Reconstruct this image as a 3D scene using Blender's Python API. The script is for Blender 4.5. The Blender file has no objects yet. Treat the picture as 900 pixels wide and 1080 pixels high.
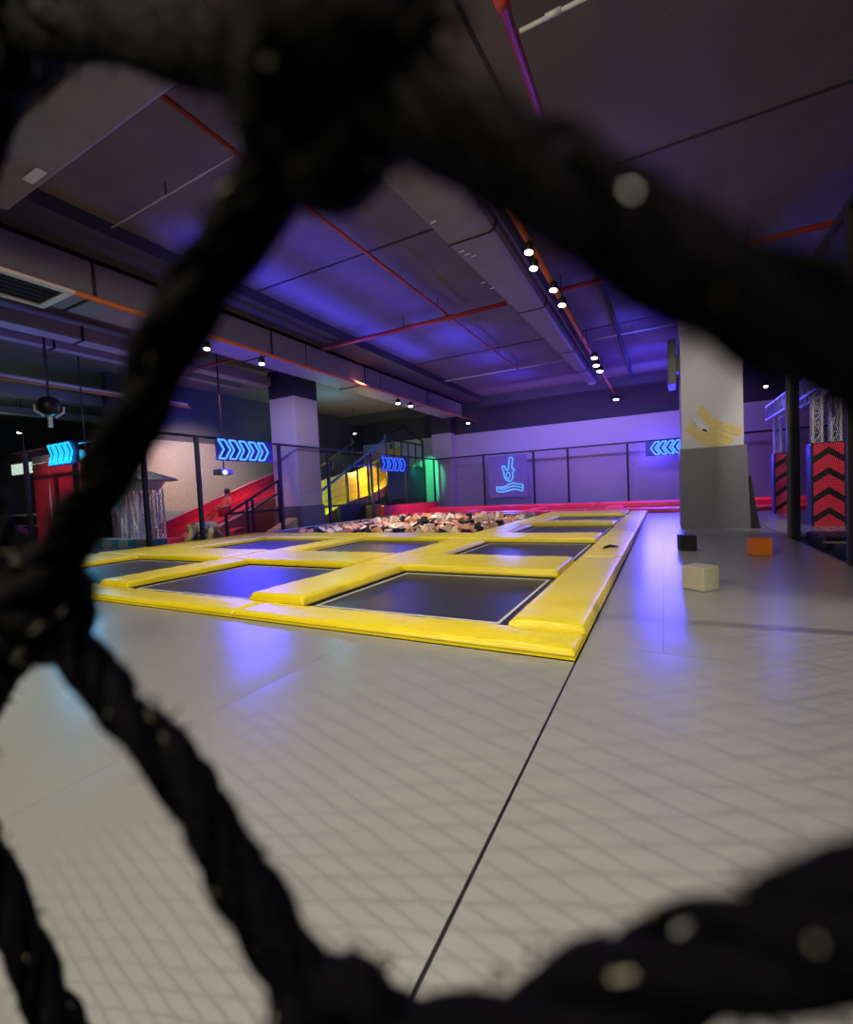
import bpy, bmesh, math, random
from mathutils import Vector, Matrix, noise
random.seed(7)
R = math.radians
C = bpy.context.scene.collection
SC = bpy.context.scene
H = 1.2                                     # eye height above the mats
FPX = 475.4

# ---------------------------------------------------------------- camera frame
yaw, pitch, roll = R(27.87), R(2.44), R(-2.715)
Fv = Vector((-math.sin(yaw)*math.cos(pitch), math.cos(yaw)*math.cos(pitch), -math.sin(pitch)))
r0 = Vector((math.cos(yaw), math.sin(yaw), 0)); u0 = r0.cross(Fv)
Rv = r0*math.cos(roll) + u0*math.sin(roll); Uv = -r0*math.sin(roll) + u0*math.cos(roll)
EYE = Vector((0, 0, H))
def ray(x, y): return Rv*((x-450)/FPX) + Uv*((540-y)/FPX) + Fv
def ony(x, y, Y): d = ray(x, y); return EYE + d*(Y/d.y)
def onx(x, y, X): d = ray(x, y); return EYE + d*(X/d.x)

# ---------------------------------------------------------------- materials
def mat(name, col, rough=.5, metal=0, var=0, vscale=5, bump=0, bscale=30, spec=.5, emit=None, es=0, coat=0, sheen=0):
    m = bpy.data.materials.new(name); m.use_nodes = True
    nt = m.node_tree; b = nt.nodes['Principled BSDF']
    b.inputs['Base Color'].default_value = (*col, 1)
    b.inputs['Roughness'].default_value = rough; b.inputs['Metallic'].default_value = metal
    b.inputs['Specular IOR Level'].default_value = spec
    b.inputs['Coat Weight'].default_value = coat; b.inputs['Coat Roughness'].default_value = .2
    b.inputs['Sheen Weight'].default_value = sheen
    if emit: b.inputs['Emission Color'].default_value = (*emit, 1); b.inputs['Emission Strength'].default_value = es
    if var or bump:
        tc = nt.nodes.new('ShaderNodeTexCoord')
    if var:
        n = nt.nodes.new('ShaderNodeTexNoise'); n.inputs['Scale'].default_value = vscale; n.inputs['Detail'].default_value = 6
        nt.links.new(tc.outputs['Object'], n.inputs['Vector'])
        mx = nt.nodes.new('ShaderNodeMix'); mx.data_type = 'RGBA'
        mx.inputs['A'].default_value = (*[c*(1-var) for c in col], 1); mx.inputs['B'].default_value = (*[min(1, c*(1+var)) for c in col], 1)
        nt.links.new(n.outputs['Fac'], mx.inputs['Factor']); nt.links.new(mx.outputs['Result'], b.inputs['Base Color'])
    if bump:
        n2 = nt.nodes.new('ShaderNodeTexNoise'); n2.inputs['Scale'].default_value = bscale; n2.inputs['Detail'].default_value = 4
        nt.links.new(tc.outputs['Object'], n2.inputs['Vector'])
        bp = nt.nodes.new('ShaderNodeBump'); bp.inputs['Strength'].default_value = bump; bp.inputs['Distance'].default_value = .02
        nt.links.new(n2.outputs['Fac'], bp.inputs['Height']); nt.links.new(bp.outputs['Normal'], b.inputs['Normal'])
    return m

M = {}
M['mat_grey'] = mat('grey_vinyl', (.30, .30, .29), .27, var=.10, vscale=1.3, bump=.10, bscale=9, spec=.5)
M['floor_dark'] = mat('dark_floor', (.05, .05, .055), .5, var=.2)
M['yellow'] = mat('yellow_vinyl', (.92, .72, .006), .38, var=.07, vscale=2, bump=.10, bscale=7)
M['yellow_seam'] = mat('yellow_seam', (.55, .40, .02), .5)
M['red'] = mat('red_vinyl', (.75, .04, .08), .35, var=.1, vscale=2, bump=.1, bscale=7)
M['bed'] = mat('jump_fabric', (.028, .028, .034), .38, var=.25, vscale=300, bump=.08, bscale=220)
M['black'] = mat('black_powder_coat', (.012, .012, .014), .45)
M['blackpad'] = mat('black_vinyl', (.014, .014, .016), .4, bump=.1, bscale=10)
M['webbing'] = mat('white_webbing', (.62, .62, .58), .6)
M['white_wall'] = mat('pale_wall_paint', (.52, .51, .52), .7, var=.05, vscale=1)
M['dark_paint'] = mat('dark_ceiling_paint', (.035, .034, .045), .75, var=.2, vscale=2)
M['slab'] = mat('bare_concrete', (.128, .112, .108), .85, var=.28, vscale=1.1, bump=.25, bscale=14)
M['duct'] = mat('painted_duct', (.20, .185, .175), .55, var=.2, vscale=2.2, bump=.06, bscale=6)
M['beam'] = mat('painted_beam', (.11, .11, .115), .8, var=.25, vscale=1.5, bump=.2, bscale=12)
M['joint'] = mat('joint', (.02, .02, .02), .8)
M['orange_pipe'] = mat('orange_pipe_paint', (.62, .13, .035), .45, var=.15)
M['red_pipe'] = mat('red_pipe_paint', (.38, .035, .03), .5, var=.15)
M['conduit'] = mat('pale_conduit', (.6, .6, .58), .4)
M['pad_grey'] = mat('pillar_vinyl', (.135, .14, .15), .5, var=.08, vscale=2, bump=.06)
M['cream'] = mat('cream_foam', (.50, .46, .33), .9, var=.12, vscale=10, bump=.2, bscale=60)
M['peach'] = mat('peach_foam', (.85, .42, .20), .9, var=.12, vscale=10)
M['salmon'] = mat('salmon_foam', (.60, .24, .15), .9, var=.12, vscale=10)
M['pale'] = mat('pale_foam', (.90, .72, .46), .9, var=.1, vscale=10)
M['foam_black'] = mat('black_foam', (.016, .016, .018), .85)
M['orange'] = mat('orange_foam', (.82, .20, .02), .8, var=.08, vscale=10)
M['rope'] = mat('black_rope', (.0018, .0016, .0026), .75, bump=.3, bscale=900, spec=.03)
M['fibre'] = mat('rope_fibre', (.0022, .002, .003), .7, spec=.05)
M['glint_fibre'] = mat('painted_glint', (.20, .19, .13), .3, spec=.8)  # pale colour stands in for glints on the black rope
M['net'] = mat('net_cord', (.010, .010, .012), .6, spec=.2)
M['steel'] = mat('bare_aluminium', (.60, .60, .62), .45, metal=.25)
M['chute_yellow'] = mat('yellow_chute_plastic', (.75, .60, .06), .3)
M['tan'] = mat('tan_board', (.42, .24, .11), .6)
M['maroon'] = mat('maroon_panel', (.22, .06, .05), .55)
M['wall_panel'] = mat('navy_panel', (.03, .035, .09), .5)
M['teal'] = mat('teal_vinyl', (.05, .22, .28), .5)
M['skin'] = mat('skin', (.45, .25, .17), .5)
M['hair'] = mat('dark_hair', (.012, .009, .008), .6)
M['orange_cloth'] = mat('orange_cloth', (.80, .20, .06), .8)
M['red_cloth'] = mat('red_cloth', (.60, .05, .05), .8)
M['yellow_pale'] = mat('pale_yellow_vinyl', (.68, .58, .22), .5)
M['grey_soft'] = mat('grey_cushion', (.3, .31, .32), .7)
M['purple'] = mat('purple_fabric', (.30, .05, .34), .8)
M['label_white'] = mat('white_sticker', (.75, .75, .78), .5)
M['sign_board'] = mat('halo_blue_board', (.03, .03, .30), .25)  # deep blue painted in for the halo around the neon
M['mark_yellow'] = mat('faded_yellow_paint', (.62, .48, .12), .7, var=.2, vscale=9)
M['mark_white'] = mat('faded_white_paint', (.6, .61, .62), .7)
M['louvre'] = mat('vent_core', (.012, .012, .012), .8)
M['vent_white'] = mat('vent_white', (.72, .70, .62), .5)
def emis(n, col, s): return mat(n, (.02, .02, .02), .4, emit=col, es=s)
M['neon_cyan'] = emis('cyan_neon_tube', (.02, .55, .95), 1.25)
M['neon_blue'] = emis('blue_neon_tube', (.09, .36, 1.0), 1.35)
M['neon_deep'] = emis('deep_blue_neon_tube', (.04, .14, 1.0), 1.1)
M['lamp'] = emis('warm_lamp_lens', (1, .93, .80), 14)
M['lamp_blue'] = emis('blue_round_lamp', (.45, .6, 1), 3)
M['exit'] = emis('lit_sign_face', (.75, 1, .85), 1.0)

def brick_material():
    m = bpy.data.materials.new('perforated_brick_wall'); m.use_nodes = True; nt = m.node_tree; b = nt.nodes['Principled BSDF']
    tc = nt.nodes.new('ShaderNodeTexCoord'); mp = nt.nodes.new('ShaderNodeMapping'); mp.inputs['Rotation'].default_value = (R(90), 0, R(90))
    br = nt.nodes.new('ShaderNodeTexBrick'); br.inputs['Scale'].default_value = 4.5
    br.inputs['Color1'].default_value = (.50, .42, .36, 1); br.inputs['Color2'].default_value = (.56, .47, .39, 1); br.inputs['Mortar'].default_value = (.22, .17, .16, 1)
    br.inputs['Mortar Size'].default_value = .03
    nt.links.new(tc.outputs['Object'], mp.inputs['Vector']); nt.links.new(mp.outputs['Vector'], br.inputs['Vector']); nt.links.new(br.outputs['Color'], b.inputs['Base Color'])
    b.inputs['Roughness'].default_value = .7
    return m
M['brick'] = brick_material()

# ---------------------------------------------------------------- mesh helpers
class MB:
    def __init__(s): s.v = []; s.f = []
    def add(s, vs, fs):
        o = len(s.v); s.v += [tuple(v) for v in vs]; s.f += [tuple(i+o for i in f) for f in fs]; return s
    def box(s, x0, x1, y0, y1, z0, z1):
        return s.add([(x, y, z) for z in (z0, z1) for y in (y0, y1) for x in (x0, x1)],
                     [(0,2,3,1),(4,5,7,6),(0,1,5,4),(2,6,7,3),(0,4,6,2),(1,3,7,5)])
    def obox(s, c, ex, ey, ez):
        c = Vector(c); ex, ey, ez = Vector(ex), Vector(ey), Vector(ez)
        return s.add([c+ex*a+ey*b+ez*d for d in (-1,1) for b in (-1,1) for a in (-1,1)],
                     [(0,2,3,1),(4,5,7,6),(0,1,5,4),(2,6,7,3),(0,4,6,2),(1,3,7,5)])
    def tube(s, pts, r, n=8, closed=False, cap=True):
        pts = [Vector(p) for p in pts]; L = len(pts)
        rs = r if isinstance(r, (list, tuple)) else [r]*L
        rings = []; ref = None
        for i, p in enumerate(pts):
            if closed: t = pts[(i+1) % L] - pts[i-1]
            else: t = pts[min(i+1, L-1)] - pts[max(i-1, 0)]
            t = t.normalized() if t.length > 1e-9 else Vector((0,0,1))
            if ref is None: ref = Vector((0,0,1)) if abs(t.z) < .9 else Vector((1,0,0))
            a = ref - t*ref.dot(t)
            if a.length < 1e-6: a = t.orthogonal()
            a.normalize(); ref = a; b = t.cross(a)
            rings.append([p + (a*math.cos(2*math.pi*k/n) + b*math.sin(2*math.pi*k/n))*rs[i] for k in range(n)])
        fs = []; m = L if closed else L-1
        for i in range(m):
            j = (i+1) % L
            for k in range(n): fs.append((i*n+k, i*n+(k+1) % n, j*n+(k+1) % n, j*n+k))
        if cap and not closed: fs += [tuple(range(n-1, -1, -1)), tuple((L-1)*n+k for k in range(n))]
        return s.add([v for rg in rings for v in rg], fs)
    def rod(s, a, b, w, h=None):                       # square bar from a to b
        a, b = Vector(a), Vector(b); t = (b-a).normalized(); h = h or w
        x = t.cross(Vector((0,0,1)));  x = x.normalized() if x.length > .05 else Vector((1,0,0)); y = x.cross(t).normalized()
        return s.obox((a+b)/2, x*w/2, t*(b-a).length/2, y*h/2)
    def prism(s, poly, d):                             # planar polygon extruded along d
        n = len(poly); d = Vector(d); p = [Vector(q) for q in poly]
        return s.add(p + [q+d for q in p], [tuple(range(n-1, -1, -1)), tuple(range(n, 2*n))] + [(i, (i+1) % n, n+(i+1) % n, n+i) for i in range(n)])
    def lathe(s, prof, c, n=16, axis=(0,0,1)):
        q = Vector((0,0,1)).rotation_difference(Vector(axis)); vs = []; fs = []; c = Vector(c)
        for r_, z in prof:
            for k in range(n): vs.append(c + q @ Vector((r_*math.cos(2*math.pi*k/n), r_*math.sin(2*math.pi*k/n), z)))
        for i in range(len(prof)-1):
            for k in range(n): fs.append((i*n+k, i*n+(k+1) % n, (i+1)*n+(k+1) % n, (i+1)*n+k))
        fs += [tuple(range(n-1, -1, -1)), tuple((len(prof)-1)*n+k for k in range(n))]
        return s.add(vs, fs)
    def build(s, name, m, parent=None, bevel=0, smooth=False, origin=None):
        me = bpy.data.meshes.new(name)
        o_ = Vector(origin) if origin is not None else None
        me.from_pydata([tuple(Vector(v)-o_) for v in s.v] if o_ is not None else s.v, [], s.f); me.update()
        bm = bmesh.new(); bm.from_mesh(me); bmesh.ops.recalc_face_normals(bm, faces=bm.faces); bm.to_mesh(me); bm.free()
        ob = bpy.data.objects.new(name, me); C.objects.link(ob); me.materials.append(m if not isinstance(m, str) else M[m])
        if o_ is not None: ob.location = o_
        if parent: ob.parent = parent; ob.matrix_parent_inverse = Matrix.Translation(-parent.location) if o_ is not None or parent.location.length > 0 else Matrix()
        if bevel:
            b = ob.modifiers.new('bevel', 'BEVEL'); b.width = bevel; b.segments = 2; b.limit_method = 'ANGLE'
        if smooth:
            for p in me.polygons: p.use_smooth = True
        return ob

def tag(o, label, cat, group=None):
    o['label'] = label; o['category'] = cat
    if group: o['group'] = group
    return o
def thing(name, label, cat, loc=(0,0,0), group=None):
    o = bpy.data.objects.new(name, None); C.objects.link(o); o.location = loc; o.empty_display_size = .1
    return tag(o, label, cat, group)
def struct(o): o['kind'] = 'structure'; return o

# ---------------------------------------------------------------- the setting
ZS = 6.2; YB = 25.3; XR = 9.0; XL = -32.0
struct(MB().box(XL, XR, -6, YB+.3, -.40, -.06).build('floor', 'floor_dark'))
struct(MB().box(XL, XR, -6, YB+.3, ZS, ZS+.3).build('ceiling', 'slab'))
w = struct(MB().box(XL, XR, YB, YB+.3, -.06, 4.62).build('wall_back', 'white_wall'))
struct(MB().box(XL, XR, YB-.02, YB+.3, 4.62, ZS).build('wall_back_upper', 'dark_paint'))
struct(MB().box(-18.3, -18.0, 9.4, YB, .95, 3.85).build('wall_left', 'brick'))
struct(MB().box(-18.3, -18.0, 9.4, YB, 3.85, ZS).build('wall_left_upper', 'dark_paint'))
struct(MB().box(-18.3, -17.94, 9.4, YB, -.06, .95).build('wall_left_dado', 'pad_grey'))
struct(MB().box(XL, XL+.3, -6, YB, -.06, ZS).build('wall_far_left', 'dark_paint'))
struct(MB().box(XL, -18.3, 16, 16.3, -.06, ZS).build('wall_arcade', 'dark_paint'))
struct(MB().box(XR, XR+.3, -6, YB, -.06, ZS).build('wall_right', 'dark_paint'))
struct(MB().box(XL, XR, -6.3, -6, -.06, ZS).build('wall_behind', 'dark_paint'))
# slab joints
for i, (a, b) in enumerate([((-9, 7.95), (9, 7.95)), ((-2.0, .5), (-1.7, 5.9)), ((-9, 15.6), (9, 15.6))]):
    struct(MB().rod((*a, ZS-.004), (*b, ZS-.004), .045, .02).build('trim_%d' % (i+1), 'joint'))

def pillar(name, x0, x1, y0, y1, split):
    struct(MB().box(x0, x1, y0, y1, -.06, split).build(name, 'white_wall', bevel=.02))
    struct(MB().box(x0-.005, x1+.005, y0-.005, y1+.005, split, ZS).build(name+'_upper', 'dark_paint'))
pillar('pillar_right', .42, 1.70, 13.0, 14.3, 5.6)
pillar('pillar_left', -13.72, -12.42, 13.1, 14.4, 5.15)
pillar('pillar_back', -12.5, -11.2, 24.75, YB, 4.72)

# faded wave mark painted on the right pillar
pm = thing('painted_wave_mark', 'faded yellow and white wave mark painted on the pale right pillar', 'painted mark', (1.1, 12.99, 2.4))
def band(pts, wd, m):
    P = [ony(x, y, 12.996) for x, y in pts]; up = []; dn = []
    for i, p in enumerate(P):
        t_ = (P[min(i+1, len(P)-1)] - P[max(i-1, 0)]).normalized(); n_ = Vector((-t_.z, 0, t_.x))
        up.append(p+n_*wd/2); dn.append(p-n_*wd/2)
    mb = MB(); n = len(P); off = Vector((0, -.006, 0))
    vs = up + dn + [q+off for q in up] + [q+off for q in dn]; fs = []
    for i in range(n-1): fs += [(i, i+1, n+i+1, n+i), (2*n+i, 2*n+i+1, 3*n+i+1, 3*n+i), (i, i+1, 2*n+i+1, 2*n+i), (n+i, n+i+1, 3*n+i+1, 3*n+i)]
    fs += [(0, n, 3*n, 2*n), (n-1, 2*n-1, 4*n-1, 3*n-1)]
    return mb.add(vs, fs).build('stripe', m, pm)
for k, (dx, dy) in enumerate([(0, 0), (-3, 4.5), (-10, 13), (-13, 17.5), (-16, 22)]):
    band([(738.5+dx*.9, 429+dy), (746+dx*.8, 437.5+dy), (753.5+dx*.7, 444.5+dy), (762+dx*.6, 447.5+dy), (784+dx*1.2, 453.5+dy)], .078, 'mark_yellow')
for k_, (dx, dy) in enumerate([(-7, 8.8)]): band([(753.5+dx*.7, 444.5+dy), (762+dx*.6, 447.5+dy), (782+dx*1.2, 453.5+dy)], .078, 'mark_yellow')
band([(729, 442), (733, 444.5), (739, 449.5), (747, 453.5)], .13, 'mark_white')

# pillar wraps
def wrap(name_label, x0, x1, y0, y1, h, fl):
    t = thing('pillar_pad', name_label, 'pad', (0, 0, 0)); z0 = .0
    mb = MB(); a = .05
    # faces flared a little at the foot
    lo = [(x0-a, y0-a), (x1+a+fl, y0-a), (x1+a+fl, y1+a), (x0-a, y1+a)]; hi = [(x0-.045, y0-.045), (x1+.045, y0-.045), (x1+.045, y1+.045), (x0-.045, y1+.045)]
    inn = [(x0-.003, y0-.003), (x1+.003, y0-.003), (x1+.003, y1+.003), (x0-.003, y1+.003)]
    nm = ['front_panel', 'side_panel', 'rear_panel', 'side_panel']
    for i in range(4):
        j = (i+1) % 4
        v = [(*lo[i], z0), (*lo[j], z0), (*inn[j], z0), (*inn[i], z0), (*hi[i], h), (*hi[j], h), (*inn[j], h), (*inn[i], h)]
        MB().add(v, [(0,1,2,3), (4,7,6,5), (0,4,5,1), (1,5,6,2), (2,6,7,3), (3,7,4,0)]).build(nm[i], 'pad_grey', t)
    return t
wrap('tall grey padded wrap around the foot of the right pillar', .42, 1.70, 13.0, 14.3, 1.98, .05)
wrap('short grey padded wrap around the foot of the left pillar', -13.72, -12.42, 13.1, 14.4, .92, .05)
t = thing('pad_edge_board', 'black board leaning against the right side of the right pillar', 'board', (1.86, 13.0, 0))
MB().prism([(1.80, 12.93, 0), (1.97, 12.93, 0), (1.81, 12.93, 1.25), (1.79, 12.93, 1.25)], (0, .9, 0)).build('board_panel', 'black', t)
MB().box(1.80, 1.98, 12.9, 12.925, 0, .04).build('foot_strip', 'blackpad', t)

# ---------------------------------------------------------------- grey floor mats
def floor_mat(x0, x1, y0, y1, label, z=0.0):
    nx = max(2, int((x1-x0)/.12)); ny = max(2, int((y1-y0)/.12)); nx = min(nx, 60); ny = min(ny, 60)
    vs = []; fs = []; g = .0008
    for j in range(ny+1):
        for i in range(nx+1):
            x = x0+g+(x1-x0-2*g)*i/nx; y = y0+g+(y1-y0-2*g)*j/ny
            e = min(i, nx-i, j, ny-j)
            zz = z - (.0025 if e == 0 else 0) + (.0028*noise.noise((x*1.7, y*1.7, 3.1)) + .0012*noise.noise((x*6, y*5, 1)) if e else 0)
            vs.append((x, y, zz))
    for j in range(ny):
        for i in range(nx): a = j*(nx+1)+i; fs.append((a, a+1, a+nx+2, a+nx+1))
    n = len(vs)
    per = [i for i in range(nx+1)] + [j*(nx+1)+nx for j in range(1, ny+1)] + [ny*(nx+1)+i for i in range(nx-1, -1, -1)] + [j*(nx+1) for j in range(ny-1, 0, -1)]
    m_n = len(per); vs += [vs[i] for i in per]; vs += [(vs[i][0], vs[i][1], -.06) for i in per]
    for k in range(m_n): k2 = (k+1) % m_n; fs.append((n+k, n+m_n+k, n+m_n+k2, n+k2))
    o = MB().add(vs, fs).build('floor_mat', 'mat_grey', smooth=True)
    return tag(o, label, 'floor mat', 'grey vinyl floor mats')
XE = -.56
floor_mat(XE+.006, 2.13, .06, 3.5, 'grey vinyl floor mat right of the black seam, nearest the net')
floor_mat(-2.32, XE-.006, .06, 3.13, 'grey vinyl floor mat left of the black seam, touching it')
floor_mat(-6.2, -2.32, .06, 3.13, 'grey vinyl floor mat at the left, in front of the yellow pads')
floor_mat(-12.1, -6.2, .06, 3.13, 'grey vinyl floor mat farthest left behind the rope net')
floor_mat(XE+.006, -.03, 3.5, 6.95, 'narrow grey mat strip beside the nearest right yellow pad')
floor_mat(-.03, 2.13, 3.5, 6.95, 'grey vinyl floor mat under the cream foam cube')
floor_mat(XE+.006, -.03, 6.95, 19.6, 'long narrow grey mat strip beside the far yellow pads')
floor_mat(-.03, 2.13, 6.95, 10.6, 'grey vinyl floor mat under the black and orange cubes')
floor_mat(-.03, 2.13, 10.6, 19.6, 'grey vinyl floor mat around the right pillar foot')
floor_mat(2.15, 5.5, 11.2, 19.6, 'dark grey floor mat between the chevron towers and pillar')
floor_mat(-10.9, -4.35, 17.15, 19.6, 'grey mat strip behind the foam pit')

# ---------------------------------------------------------------- trampolines
def pad_mesh(x0, x1, y0, y1, h, seed=0, m='yellow'):
    """stuffed cushion: crowned top, rounded rim, small creases"""
    W, L = x1-x0, y1-y0; nx = max(8, min(44, int(W/.07))); ny = max(8, min(44, int(L/.07)))
    vs = []; fs = []; g = .006; rr = .05
    def ease(d): return 1 if d >= rr else math.sqrt(max(0, 1-(1-d/rr)**2))
    xs = [0, .012, .03] + [ .05+(W-2*g-.1)*i/nx for i in range(nx+1)] + [W-2*g-.03, W-2*g-.012, W-2*g]
    ys = [0, .012, .03] + [ .05+(L-2*g-.1)*i/ny for i in range(ny+1)] + [L-2*g-.03, L-2*g-.012, L-2*g]
    cx = len(xs)
    for y in ys:
        for x in xs:
            d = min(x, W-2*g-x); e = min(y, L-2*g-y)
            k = min(ease(d), 1)*min(ease(e), 1)
            X, Y = x0+g+x, y0+g+y
            cr = .012*noise.noise((X*2.3+seed, Y*2.3, seed)) + .004*noise.noise((X*9, Y*9+seed, 2)) + .016*(1-abs(2*min(d, e)/min(W, L)-1))
            # creases across the long way near the rims
            s_ = X if W > L else Y
            cr += .004*math.sin(s_*23+seed)*max(0, 1-min(d, e)/.12)
            vs.append((X, Y, h*.42 + (h*.58+cr)*k))
    for j in range(len(ys)-1):
        for i in range(cx-1): a = j*cx+i; fs.append((a, a+1, a+cx+1, a+cx))
    n = len(vs); ny1 = len(ys)
    per = list(range(cx)) + [j*cx+cx-1 for j in range(1, ny1)] + [(ny1-1)*cx+i for i in range(cx-2, -1, -1)] + [j*cx for j in range(ny1-2, 0, -1)]
    vs += [(vs[i][0], vs[i][1], 0.0) for i in per]
    for k in range(len(per)): k2 = (k+1) % len(per); fs.append((per[k], n+k, n+k2, per[k2]))
    return MB().add(vs, fs)
seedc = [0]
def pad(x0, x1, y0, y1, h, label, m='yellow', group='yellow safety pads', seam=True):
    seedc[0] += 1
    t = pad_mesh(x0, x1, y0, y1, h, seedc[0]*1.37).build('safety_pad', m, smooth=True)
    tag(t, label, 'safety pad', group)
    if seam:
        mb = MB(); z = h*.42; e = .003
        mb.tube([(x0+e, y0+e, z), (x1-e, y0+e, z), (x1-e, y1-e, z), (x0+e, y1-e, z)], .005, 6, closed=True)
        mb.build('seam_piping', 'yellow_seam' if m == 'yellow' else m, t)
    return t
def trampoline(x0, x1, y0, y1, label, group='trampolines in yellow pads'):
    t = thing('trampoline', label, 'trampoline', ((x0+x1)/2, (y0+y1)/2, 0), group)
    e = .10
    mb = MB(); n = 14
    vs = []; fs = []
    for j in range(n+1):
        for i in range(n+1):
            u, v = i/n, j/n
            vs.append((x0+e+(x1-x0-2*e)*u, y0+e+(y1-y0-2*e)*v, .035 - .02*math.sin(math.pi*u)*math.sin(math.pi*v)))
    for j in range(n):
        for i in range(n): a = j*(n+1)+i; fs.append((a, a+1, a+n+2, a+n+1))
    mb.add(vs, fs).build('jump_bed', 'bed', t, smooth=True)
    def ring(a, b, z0, z1):
        q = MB()
        q.box(x0+a, x1-a, y0+a, y0+b, z0, z1); q.box(x0+a, x1-a, y1-b, y1-a, z0, z1)
        q.box(x0+a, x0+b, y0+b, y1-b, z0, z1); q.box(x1-b, x1-a, y0+b, y1-b, z0, z1); return q
    ring(.085, .115, .030, .040).build('webbing_edge', 'webbing', t)
    ring(.02, .087, .0, .034).build('spring_cover', 'blackpad', t)
    ring(.004, .022, -.05, .05).build('steel_frame', 'black', t)
    return t
CA, CB, CC = (-3.45, -1.2), (-6.75, -4.3), (-10.2, -7.5)
R1, R2, R3, R4 = (3.60, 5.75), (6.95, 9.35), (10.6, 13.2), (14.4, 17.3)
trampoline(*CA, *R1, 'nearest large black trampoline bed beside the right edge pad')
trampoline(*CB, *R1, 'black trampoline in the front row, left of the nearest one')
trampoline(*CC, *R1, 'front row trampoline farthest left, partly behind the rope')
trampoline(*CA, *R2, 'black trampoline in second row along the right edge pad')
trampoline(*CB, *R2, 'black trampoline in the second row, in front of the foam cubes')
trampoline(*CC, *R2, 'second row trampoline at the left near the fence')
trampoline(*CA, *R3, 'black trampoline in third row, right of the foam pit')
trampoline(*CA, *R4, 'farthest trampoline of the right column, before the red pads')
# front strip
for (a, b, l) in [(-4.0, -.56, 'long flat yellow pad along the front, at the right corner'), (-7.2, -4.0, 'flat yellow front pad below the second trampoline'),
                  (-10.4, -7.2, 'flat yellow front pad right behind the thick rope'), (-12.0, -10.4, 'short yellow front pad at the far left')]:
    pad(a, b, 3.14, 3.60, .07, l)
# right edge strip
for (a, b, l) in [(3.60, 7.3, 'wide yellow pad on the right edge, nearest'), (7.3, 11.3, 'yellow right edge pad with a black strap on it'),
                  (11.3, 15.5, 'yellow right edge pad, third from the front'), (15.5, 19.6, 'yellow right edge pad, farthest back')]:
    p = pad(-1.2, -.56, a, b, .10, l)
    if a == 7.3:
        q = MB(); q.tube([(-.93, 8.05, .118), (-.90, 8.12, .135), (-.84, 8.2, .150), (-.78, 8.27, .135), (-.72, 8.36, .117)], [.012, .022, .026, .022, .010], 8)
        o = q.build('strap_loop', 'black', p); o['label'] = 'black strap loop'
# cross strips
HC = .145
for (a, b, ys) in [(5.75, 6.95, [(-4.3, -1.2, 'yellow cross pad behind the nearest trampoline'), (-7.5, -4.3, 'yellow cross pad behind the second front trampoline'), (-12.0, -7.5, 'yellow cross pad behind the leftmost front trampoline')]),
                   (9.35, 10.6, [(-4.3, -1.2, 'yellow cross pad between second and third right trampolines'), (-7.5, -4.3, 'yellow cross pad along the front of the foam pit'), (-12.0, -7.5, 'yellow cross pad at the left front of the pit')]),
                   (13.2, 14.4, [(-4.3, -1.2, 'yellow cross pad before the farthest trampoline')]),
                   (17.3, 19.6, [(-4.3, -1.2, 'yellow cross pad at the back end of the court')])]:
    for (x0, x1, l) in ys: pad(x0, x1, a, b, HC, l)
# column strips
for (x0, x1, y0, y1, l) in [(-4.3, -3.45, *R1, 'yellow divider pad left of the nearest trampoline'), (-4.3, -3.45, *R2, 'yellow divider pad left of the second right trampoline'),
                            (-4.3, -3.45, *R3, 'yellow divider pad between third trampoline and foam pit'), (-4.3, -3.45, *R4, 'yellow divider pad right of the far pit corner'),
                            (-7.5, -6.75, *R1, 'yellow divider pad left of the second front trampoline'), (-7.5, -6.75, *R2, 'yellow divider pad between the two left second row trampolines'),
                            (-12.0, -10.2, *R1, 'yellow pad at the left end of the front row'), (-12.0, -10.2, *R2, 'yellow pad at the left end beside the fence')]:
    pad(x0, x1, y0, y1, HC*.95, l)
# black gap between mats and court
tag(MB().box(XE-.007, XE+.007, .06, 3.1, -.058, -.012).build('seam_strip', 'black'), 'thin black seam strip between the two nearest grey mats', 'seam strip')

# ---------------------------------------------------------------- red court at the back
RT = 'red pads at the back wall'
for (a, b, l) in [(-11.9, -7.3, 'long low red pad at the back, behind the foam cubes'), (-7.3, -2.9, 'low red pad at the back, middle of the row'), (-2.9, 1.9, 'low red pad at the back, left of the right pillar'), (1.9, 6.5, 'low red pad at the back, seen right of the pillar')]:
    pad(a, b, 19.65, 20.6, .17, l, 'red', RT, False)
for (a, b, l) in [(-11.9, -7.3, 'red pad against back fence under the corner'), (-7.3, -2.9, 'red pad against back fence under the blue hand sign'), (-2.9, 1.9, 'red pad against back fence under the right arrow sign'), (1.9, 6.5, 'red pad against back wall right of the pillar')]:
    pad(a, b, 22.7, 24.15, .33, l, 'red', RT, False)
xs = [(-11.9, -9.2), (-8.5, -5.8), (-5.1, -2.3), (-1.6, 1.2)]
for i, (a, b) in enumerate(xs):
    trampoline(a, b, 20.65, 22.65, ['back row trampoline between red pads at the left corner', 'back row trampoline in front of the blue hand sign', 'back row trampoline between red pads, middle right', 'back row trampoline between red pads nearest the right pillar'][i], 'trampolines in red pads')
for i, a in enumerate((-9.2, -5.8, -2.3)): pad(a, a+.7, 20.65, 22.65, .2, ['red divider pad at the left of the back row', 'red divider pad in the middle of the back row', 'red divider pad at the right of the back row'][i], 'red', RT, False)
t = thing('padded_wall', 'low red padded wall at foot of the left fence corner', 'padded wall', (-11.98, 21, 0))
for a in (18.2, 20.2, 22.2): MB().box(-12.12, -11.92, a+.005, a+1.98, 0, .66).build('wall_cushion', 'red', t, bevel=.03)

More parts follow.
